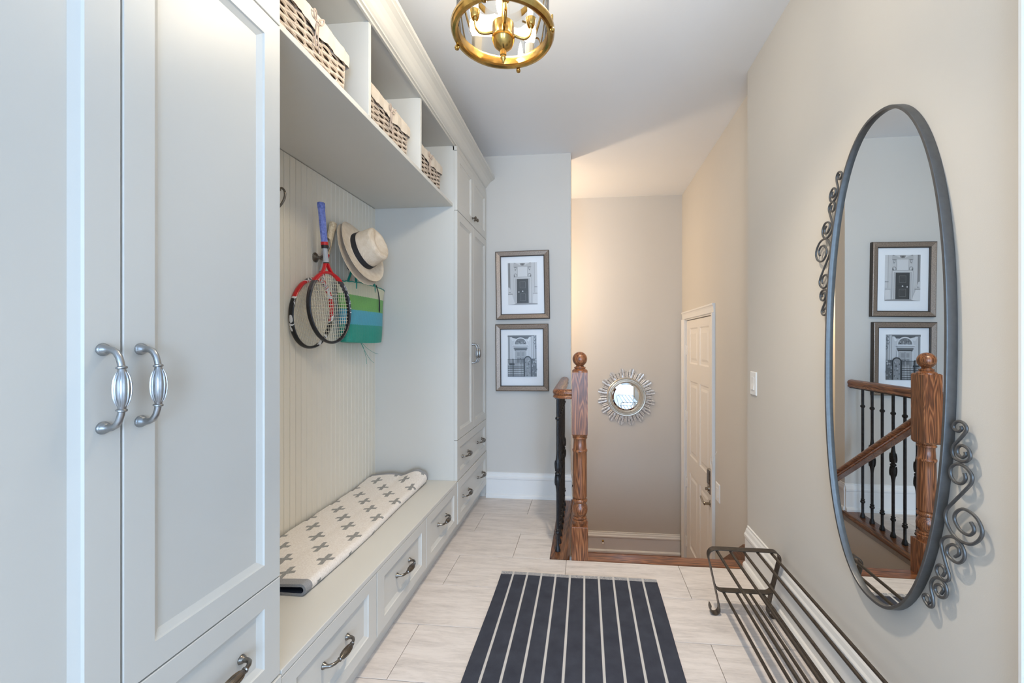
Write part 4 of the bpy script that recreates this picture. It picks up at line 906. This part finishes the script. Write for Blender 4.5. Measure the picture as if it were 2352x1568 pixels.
M['rkb'] = racket_paint('red_white_racket_paint', [(0.0, C(24, 24, 26)), (0.13, WH), (0.17, C(24, 24, 26)), (0.29, WH), (0.32, RD), (0.45, WH), (0.475, RD), (0.49, WH), (0.51, C(30, 30, 32)), (0.525, WH), (0.545, RD), (0.60, SV)], True)
def grip_mat(name, c1, c2):
    t = NT(name); s = t.sep(t.coord()); g = t.math('FRACT', t.math('ADD', t.math('MULTIPLY', s[2], 42.0), t.math('MULTIPLY', s[0], 9.0)))
    n = t.noise(t.coord(), 90, 5, 0.7); t.l(t.ramp(n, [(0.35, c1), (0.65, c2)]), t.b.inputs['Base Color']); t.b.inputs['Roughness'].default_value = 0.85
    t.bump(t.math('LESS_THAN', g, 0.12), -0.5, 0.002); return t.m
M['gripblue'] = grip_mat('blue_overgrip', C(88, 104, 178), C(136, 150, 216)); M['gripcream'] = grip_mat('worn_cream_grip', C(196, 172, 138), C(232, 216, 186))
M['string'] = plain('string_gut', C(222, 212, 186), 0.5, var=0.03); M['redband'] = plain('red_collar', C(190, 30, 36), 0.4, var=0.05); M['black'] = plain('black_rubber', C(30, 30, 33), 0.6, var=0.1); M['lettering'] = plain('white_lettering', C(226, 228, 232), 0.4, var=0.01)
HC, HA, HBX = -0.505, 0.171, 0.1265
def racket(label, name_paint, grip, root_p, axis_z, axis_x, s=1.0):
    r = thing('tennis_racket', label, 'tennis racket', root_p)
    z = Vector(axis_z).normalized(); x = (Vector(axis_x)-z*Vector(axis_x).dot(z)).normalized(); y = z.cross(x)
    r.rotation_euler = Matrix((x, y, z)).transposed().to_euler(); r.scale = (s, s, s)
    N_ = 72; P = [(HBX*math.sin(2*PI*k/N_), 0, HC+HA*math.cos(2*PI*k/N_)) for k in range(N_)]
    fmsh = MB().tube(P, 0.0105, 10, closed=True, flat=(1.22, 0.64), up=(0, 1, 0))
    for sg in (-1, 1):
        fmsh.tube(catmull([(sg*0.006, 0, -0.262), (sg*0.010, 0, -0.30), (sg*0.030, 0, -0.336), (sg*0.066, 0, -0.368), (sg*0.098, 0, -0.405), (sg*0.1165, 0, -0.45)], 5), [0.0098]*26, 10, flat=(1.05, 0.66), up=(0, 1, 0))
    fmsh.tube([(0, 0, -0.212), (0, 0, -0.24), (0, 0, -0.275), (0, 0, -0.292)], [0.0125, 0.0125, 0.014, 0.013], 12, flat=(0.86, 1.0), up=(0, 1, 0))
    f_ = part('racket_frame', fmsh, name_paint, r, True, local=True)
    st = MB(); ri, ra = HBX-0.006, HA-0.006
    for k in range(16):
        q = -0.103+0.206*k/15; h_ = ra*math.sqrt(max(0, 1-(q/ri)**2)); st.tube([(q, 0.0007, HC-h_), (q, 0.0007, HC+h_)], 0.0011, 4)
    for k in range(19):
        q = -0.148+0.296*k/18; w_2 = ri*math.sqrt(max(0, 1-(q/ra)**2)); st.tube([(-w_2, -0.0007, HC+q), (w_2, -0.0007, HC+q)], 0.0011, 4)
    part('strings', st, 'string', r, local=True, kind='stuff')
    part('grip', MB().tube([(0, 0, 0), (0, 0, -0.004), (0, 0, -0.02), (0, 0, -0.04), (0, 0, -0.19)], [0.015, 0.0185, 0.0185, 0.0165, 0.0155], 8, flat=(0.92, 1.06), up=(0, 1, 0), twist=PI/8), grip, r, True, local=True)
    part('collar_band', MB().tube([(0, 0, -0.188), (0, 0, -0.203)], 0.0168, 12), 'redband', r, True, local=True)
    part('grip_sleeve', MB().tube([(0, 0, -0.203), (0, 0, -0.218)], 0.0155, 12), 'black', r, True, local=True)
    return r
p0, p1 = Vector((-1.232, 1.863, 1.876)), Vector((-1.205, 1.915, 1.218))
rf = racket('red and black tennis racket with a blue grip, hung foremost', 'rkf', 'gripblue', p0, p0-p1, (0.20, 0.98, 0), 0.972)
# maker's name along the frame
fc = bpy.data.curves.new('letters', 'FONT'); fc.size = 0.046; fc.extrude = 0.0004; fc.align_x = 'CENTER'; fc.align_y = 'CENTER'
for ch, a in zip('HEAD', (1.66, 1.42, 1.18, 0.94)):
    fc.body = ch; tmp = bpy.data.objects.new('tmp', fc); COL.objects.link(tmp); bpy.context.view_layer.update()
    me = bpy.data.meshes.new_from_object(tmp.evaluated_get(bpy.context.evaluated_depsgraph_get())); bpy.data.objects.remove(tmp)
    me.name = 'letter'; me.materials.clear(); me.materials.append(M['lettering'])
    P = Vector((HBX*math.sin(a), 0, HC+HA*math.cos(a))); T = Vector((HBX*math.cos(a), 0, -HA*math.sin(a))).normalized()
    ux = -T; nn = Vector((P.x/HBX**2, 0, (P.z-HC)/HA**2)).normalized()
    mm2 = Matrix((ux, -nn*0.30, Vector((0, -1, 0)))).transposed().to_4x4(); mm2.translation = P+Vector((0, -0.0117, 0))
    me.transform(mm2); o = link('letter', me, rf)
q0, q1 = Vector((-1.283, 2.042, 1.832)), Vector((-1.283, 1.818, 1.194))
racket('red, white and black tennis racket with a cream grip, hung against the beadboard', 'rkb', 'gripcream', q0, q0-q1, (0.10, 0.95, 0), 0.985)

# ------------------------------------------------------------------ straw hats
def straw():
    t = NT('woven_straw'); s = t.sep(t.coord()); r = t.math('SQRT', t.math('ADD', t.math('POWER', s[0], 2), t.math('ADD', t.math('POWER', s[1], 2), t.math('MULTIPLY', t.math('POWER', s[2], 2), 1.0))))
    wv = t.math('SINE', t.math('MULTIPLY', r, 2100.0)); n = t.noise(t.coord(), 40, 4)
    t.l(t.ramp(t.math('ADD', t.math('MULTIPLY', n, 0.7), t.math('MULTIPLY', wv, 0.08)), [(0.2, C(214, 196, 172)), (0.6, C(236, 224, 206))]), t.b.inputs['Base Color']); t.b.inputs['Roughness'].default_value = 0.8
    t.bump(wv, 0.3, 0.0008); return t.m
M['straw'] = straw(); M['ribbon'] = plain('black_ribbon', C(32, 33, 38), 0.7, var=0.1, vs=100)
def hat(label, loc, n_, xax, band, name='straw_hat', cs_=1.0):
    r = thing(name, label, 'hat', loc); r.scale = (1.07, 1.07, 1.07); z = Vector(n_).normalized(); x = (Vector(xax)-z*Vector(xax).dot(z)).normalized(); y = z.cross(x)
    r.rotation_euler = Matrix((x, y, z)).transposed().to_euler()
    N_ = 64; prof_ = [(1.00, 0.0, 0)]+[(1-0.10*t, 0.022*t+0.070*t, 0) for t in (0.25, 0.5, 0.75, 1.0)]
    rowsC = [(0.0, 0.0), (0.03, 0.0), (0.20, 0.04), (0.4, 0.075), (0.7, 0.12)]
    m = MB(); ra, rb = 0.100*cs_, 0.082*cs_; vs = []; lay = []
    def crown(f, ph):   # f 0..1 up the side, then over the top
        c_, s_ = math.cos(ph), math.sin(ph)
        if f <= 0.62: k = 1-0.10*(f/0.62); h = 0.092*(f/0.62)*cs_**3
        else:
            g_ = (f-0.62)/0.38; k = 0.90*math.cos(g_*PI/2)**0.75 if g_ < 1 else 0.0; h = 0.092*cs_**3+0.020*math.sin(min(1, g_*1.5)*PI/2)
            dent = 0.030*math.exp(-((k*rb*s_)/0.028)**2)*math.exp(-((k*ra*c_-0.015)/0.065)**2)*min(1, g_*1.3); h -= dent
        pinch = 1-0.16*math.exp(-((c_-0.75)/0.28)**2)*(s_*s_)*min(1, f*1.3) if c_ > 0 else 1
        return Vector((ra*k*c_, rb*k*s_*pinch, h+0.004))
    def brim(g_, ph):
        c_, s_ = math.cos(ph), math.sin(ph); x_ = (ra+(0.168-ra)*g_)*c_; y_ = (rb+(0.148-rb)*g_)*s_
        h = 0.004+0.012*g_*g_*(s_*s_)*1.5-0.014*g_*g_*max(0, c_)**2+0.012*g_**3*max(0, -c_)**2-0.003*g_
        return Vector((x_, y_, h))
    L = [[brim(g_, 2*PI*k/N_) for k in range(N_)] for g_ in (1.0, 0.97, 0.8, 0.6, 0.4, 0.2, 0.05)]+[[crown(f, 2*PI*k/N_) for k in range(N_)] for f in (0, 0.1, 0.25, 0.4, 0.55, 0.62, 0.68, 0.74, 0.8, 0.86, 0.92, 0.97)]
    under = [[p+Vector((0, 0, -0.0025)) for p in L[0]], [p+Vector((0, 0, -0.0028)) for p in L[3]], [p+Vector((0, 0, -0.003)) for p in L[6]]]
    allL = list(reversed(under))+L; m.add([p for q in allL for p in q]+[crown(1.0, 0)], [(i*N_+k, i*N_+(k+1) % N_, (i+1)*N_+(k+1) % N_, (i+1)*N_+k) for i in range(len(allL)-1) for k in range(N_)]+[((len(allL)-1)*N_+k, (len(allL)-1)*N_+(k+1) % N_, len(allL)*N_) for k in range(N_)])
    part('hat_body', m, 'straw', r, True, local=True)
    if band:
        bm_ = MB(); fr_ = (0.03, 0.06, 0.12, 0.18, 0.21); rws = []
        for f in fr_:
            rws.append([crown(f, 2*PI*k/N_)*1.0+Vector((math.cos(2*PI*k/N_), math.sin(2*PI*k/N_), 0))*0.0018 for k in range(N_)])
        bm_.add([p for q in rws for p in q], [(i*N_+k, i*N_+(k+1) % N_, (i+1)*N_+(k+1) % N_, (i+1)*N_+k) for i in range(len(fr_)-1) for k in range(N_)])
        part('hat_band', bm_, 'ribbon', r, True, local=True)
    return r
hn = Vector((0.90, -0.08, 0.37)).normalized(); hc = Vector((-1.195, 2.150, 1.705))
hat('straw hat with a black band, worn outermost on the hook', hc, hn, (-0.2, 0.35, 0.9), True)
hat('straw hat half hidden beneath the black banded hat', hc-hn*0.018+Vector((0, -0.014, -0.010)), (0.92, -0.10, 0.33), (-0.2, 0.30, 0.9), False, cs_=0.80)

# ------------------------------------------------------------------ woven tote
def tote_mat():
    t = NT('striped_plastic_weave'); s = t.sep(t.coord())
    zz = t.math('ADD', s[2], t.math('MULTIPLY', t.math('SINE', t.math('MULTIPLY', s[1], 420.0)), 0.0009))
    f = t.math('MULTIPLY', t.math('ADD', zz, 0.0), 1/0.32)
    col = t.ramp(f, [(0.0, C(20, 152, 132)), (0.285, C(76, 170, 196)), (0.53, C(116, 178, 84)), (0.775, C(226, 220, 190))], 'CONSTANT')
    wa = t.math('MULTIPLY', t.math('SINE', t.math('MULTIPLY', s[2], 900.0)), t.math('SINE', t.math('MULTIPLY', s[1], 640.0)))
    rib = t.math('POWER', t.math('ABSOLUTE', t.math('SINE', t.math('MULTIPLY', s[1], 320.0))), 0.6)
    dk = t.math('SUBTRACT', 1.0, t.math('MULTIPLY', rib, 1.0)); c2 = t.mix(t.math('MULTIPLY', dk, 0.35), col, C(90, 130, 110))
    c2 = t.mix(t.math('MULTIPLY', t.math('ADD', wa, 1), 0.10), c2, C(40, 110, 110))
    t.l(c2, t.b.inputs['Base Color']); t.b.inputs['Roughness'].default_value = 0.45; t.bump(t.math('ADD', wa, rib), 0.5, 0.0015); return t.m
M['tote'] = tote_mat(); M['teal'] = plain('teal_cord', C(22, 138, 122), 0.4, var=0.1, vs=120)
tg = thing('woven_tote', 'striped green, blue and cream woven tote under the hats', 'bag', (-1.25, 2.262, 1.226)); tg.rotation_euler = (0, 0, math.radians(-3))
def tote_pt(t, h):
    # t around the outline, h 0..1 upwards
    a = 2*PI*t; hy = 0.172+0.048*h; hx = (0.046-0.014*h)*(1+0.10*math.sin(6*h))
    c_, s_ = math.cos(a), math.sin(a); p = 0.55
    y_ = hy*math.copysign(abs(c_)**p, c_); x_ = hx*math.copysign(abs(s_)**0.8, s_)
    bulge = 0.006*math.sin(y_*22)*(1-h)
    return Vector((x_+bulge, y_, 0.31*h+0.012*h*(1-(y_/0.2)**2)*0.8-0.008*(1-h)*math.cos(y_*9)))
m = MB(); N_, Hn = 72, 18
m.add([tote_pt(k/N_, j/Hn) for j in range(Hn+1) for k in range(N_)], [(j*N_+k, j*N_+(k+1) % N_, (j+1)*N_+(k+1) % N_, (j+1)*N_+k) for j in range(Hn) for k in range(N_)]+[tuple(reversed(range(N_)))])
part('bag_body', m, 'tote', tg, True, local=True)
rim = [tote_pt(k/N_, 1.0)+Vector((0, 0, 0.002+0.002*math.sin(k*1.7))) for k in range(N_)]
part('rim_lacing', MB().tube(rim, 0.0028, 6, closed=True), 'teal', tg, True, local=True)
for xx, sg in ((0.026, 1), (-0.020, -1)):
    part('handle', MB().tube(catmull([(xx, -0.10, 0.285), (xx, -0.098, 0.33), (xx*0.5-0.005, -0.078, 0.39), (-0.03, -0.060+0.02*sg, 0.446), (-0.032, -0.02, 0.452), (xx*0.5-0.005, 0.035, 0.41), (xx, 0.075, 0.34), (xx, 0.080, 0.285)], 6), 0.0062, 8), 'teal', tg, True, local=True)
part('black_tie', MB().tube(catmull([(0.034, 0.085, 0.33), (0.038, 0.102, 0.29), (0.040, 0.112, 0.23), (0.041, 0.110, 0.17)]), [0.0025]*6+[0.0035]*6+[0.001], 6), 'ribbon', tg, True, local=True)
for pts in ([(0.03, -0.075, 0.01), (0.035, -0.045, -0.03), (0.03, -0.01, -0.09), (0.03, -0.004, -0.125)], [(0.03, -0.075, 0.01), (0.034, -0.03, -0.05), (0.03, 0.03, -0.10), (0.03, 0.07, -0.122)], [(0.03, -0.07, 0.01), (0.035, -0.02, -0.03), (0.03, 0.06, -0.06), (0.03, 0.115, -0.072)]):
    part('loose_strand', MB().tube(catmull(pts, 5), 0.0010, 5), 'teal', tg, True, local=True)
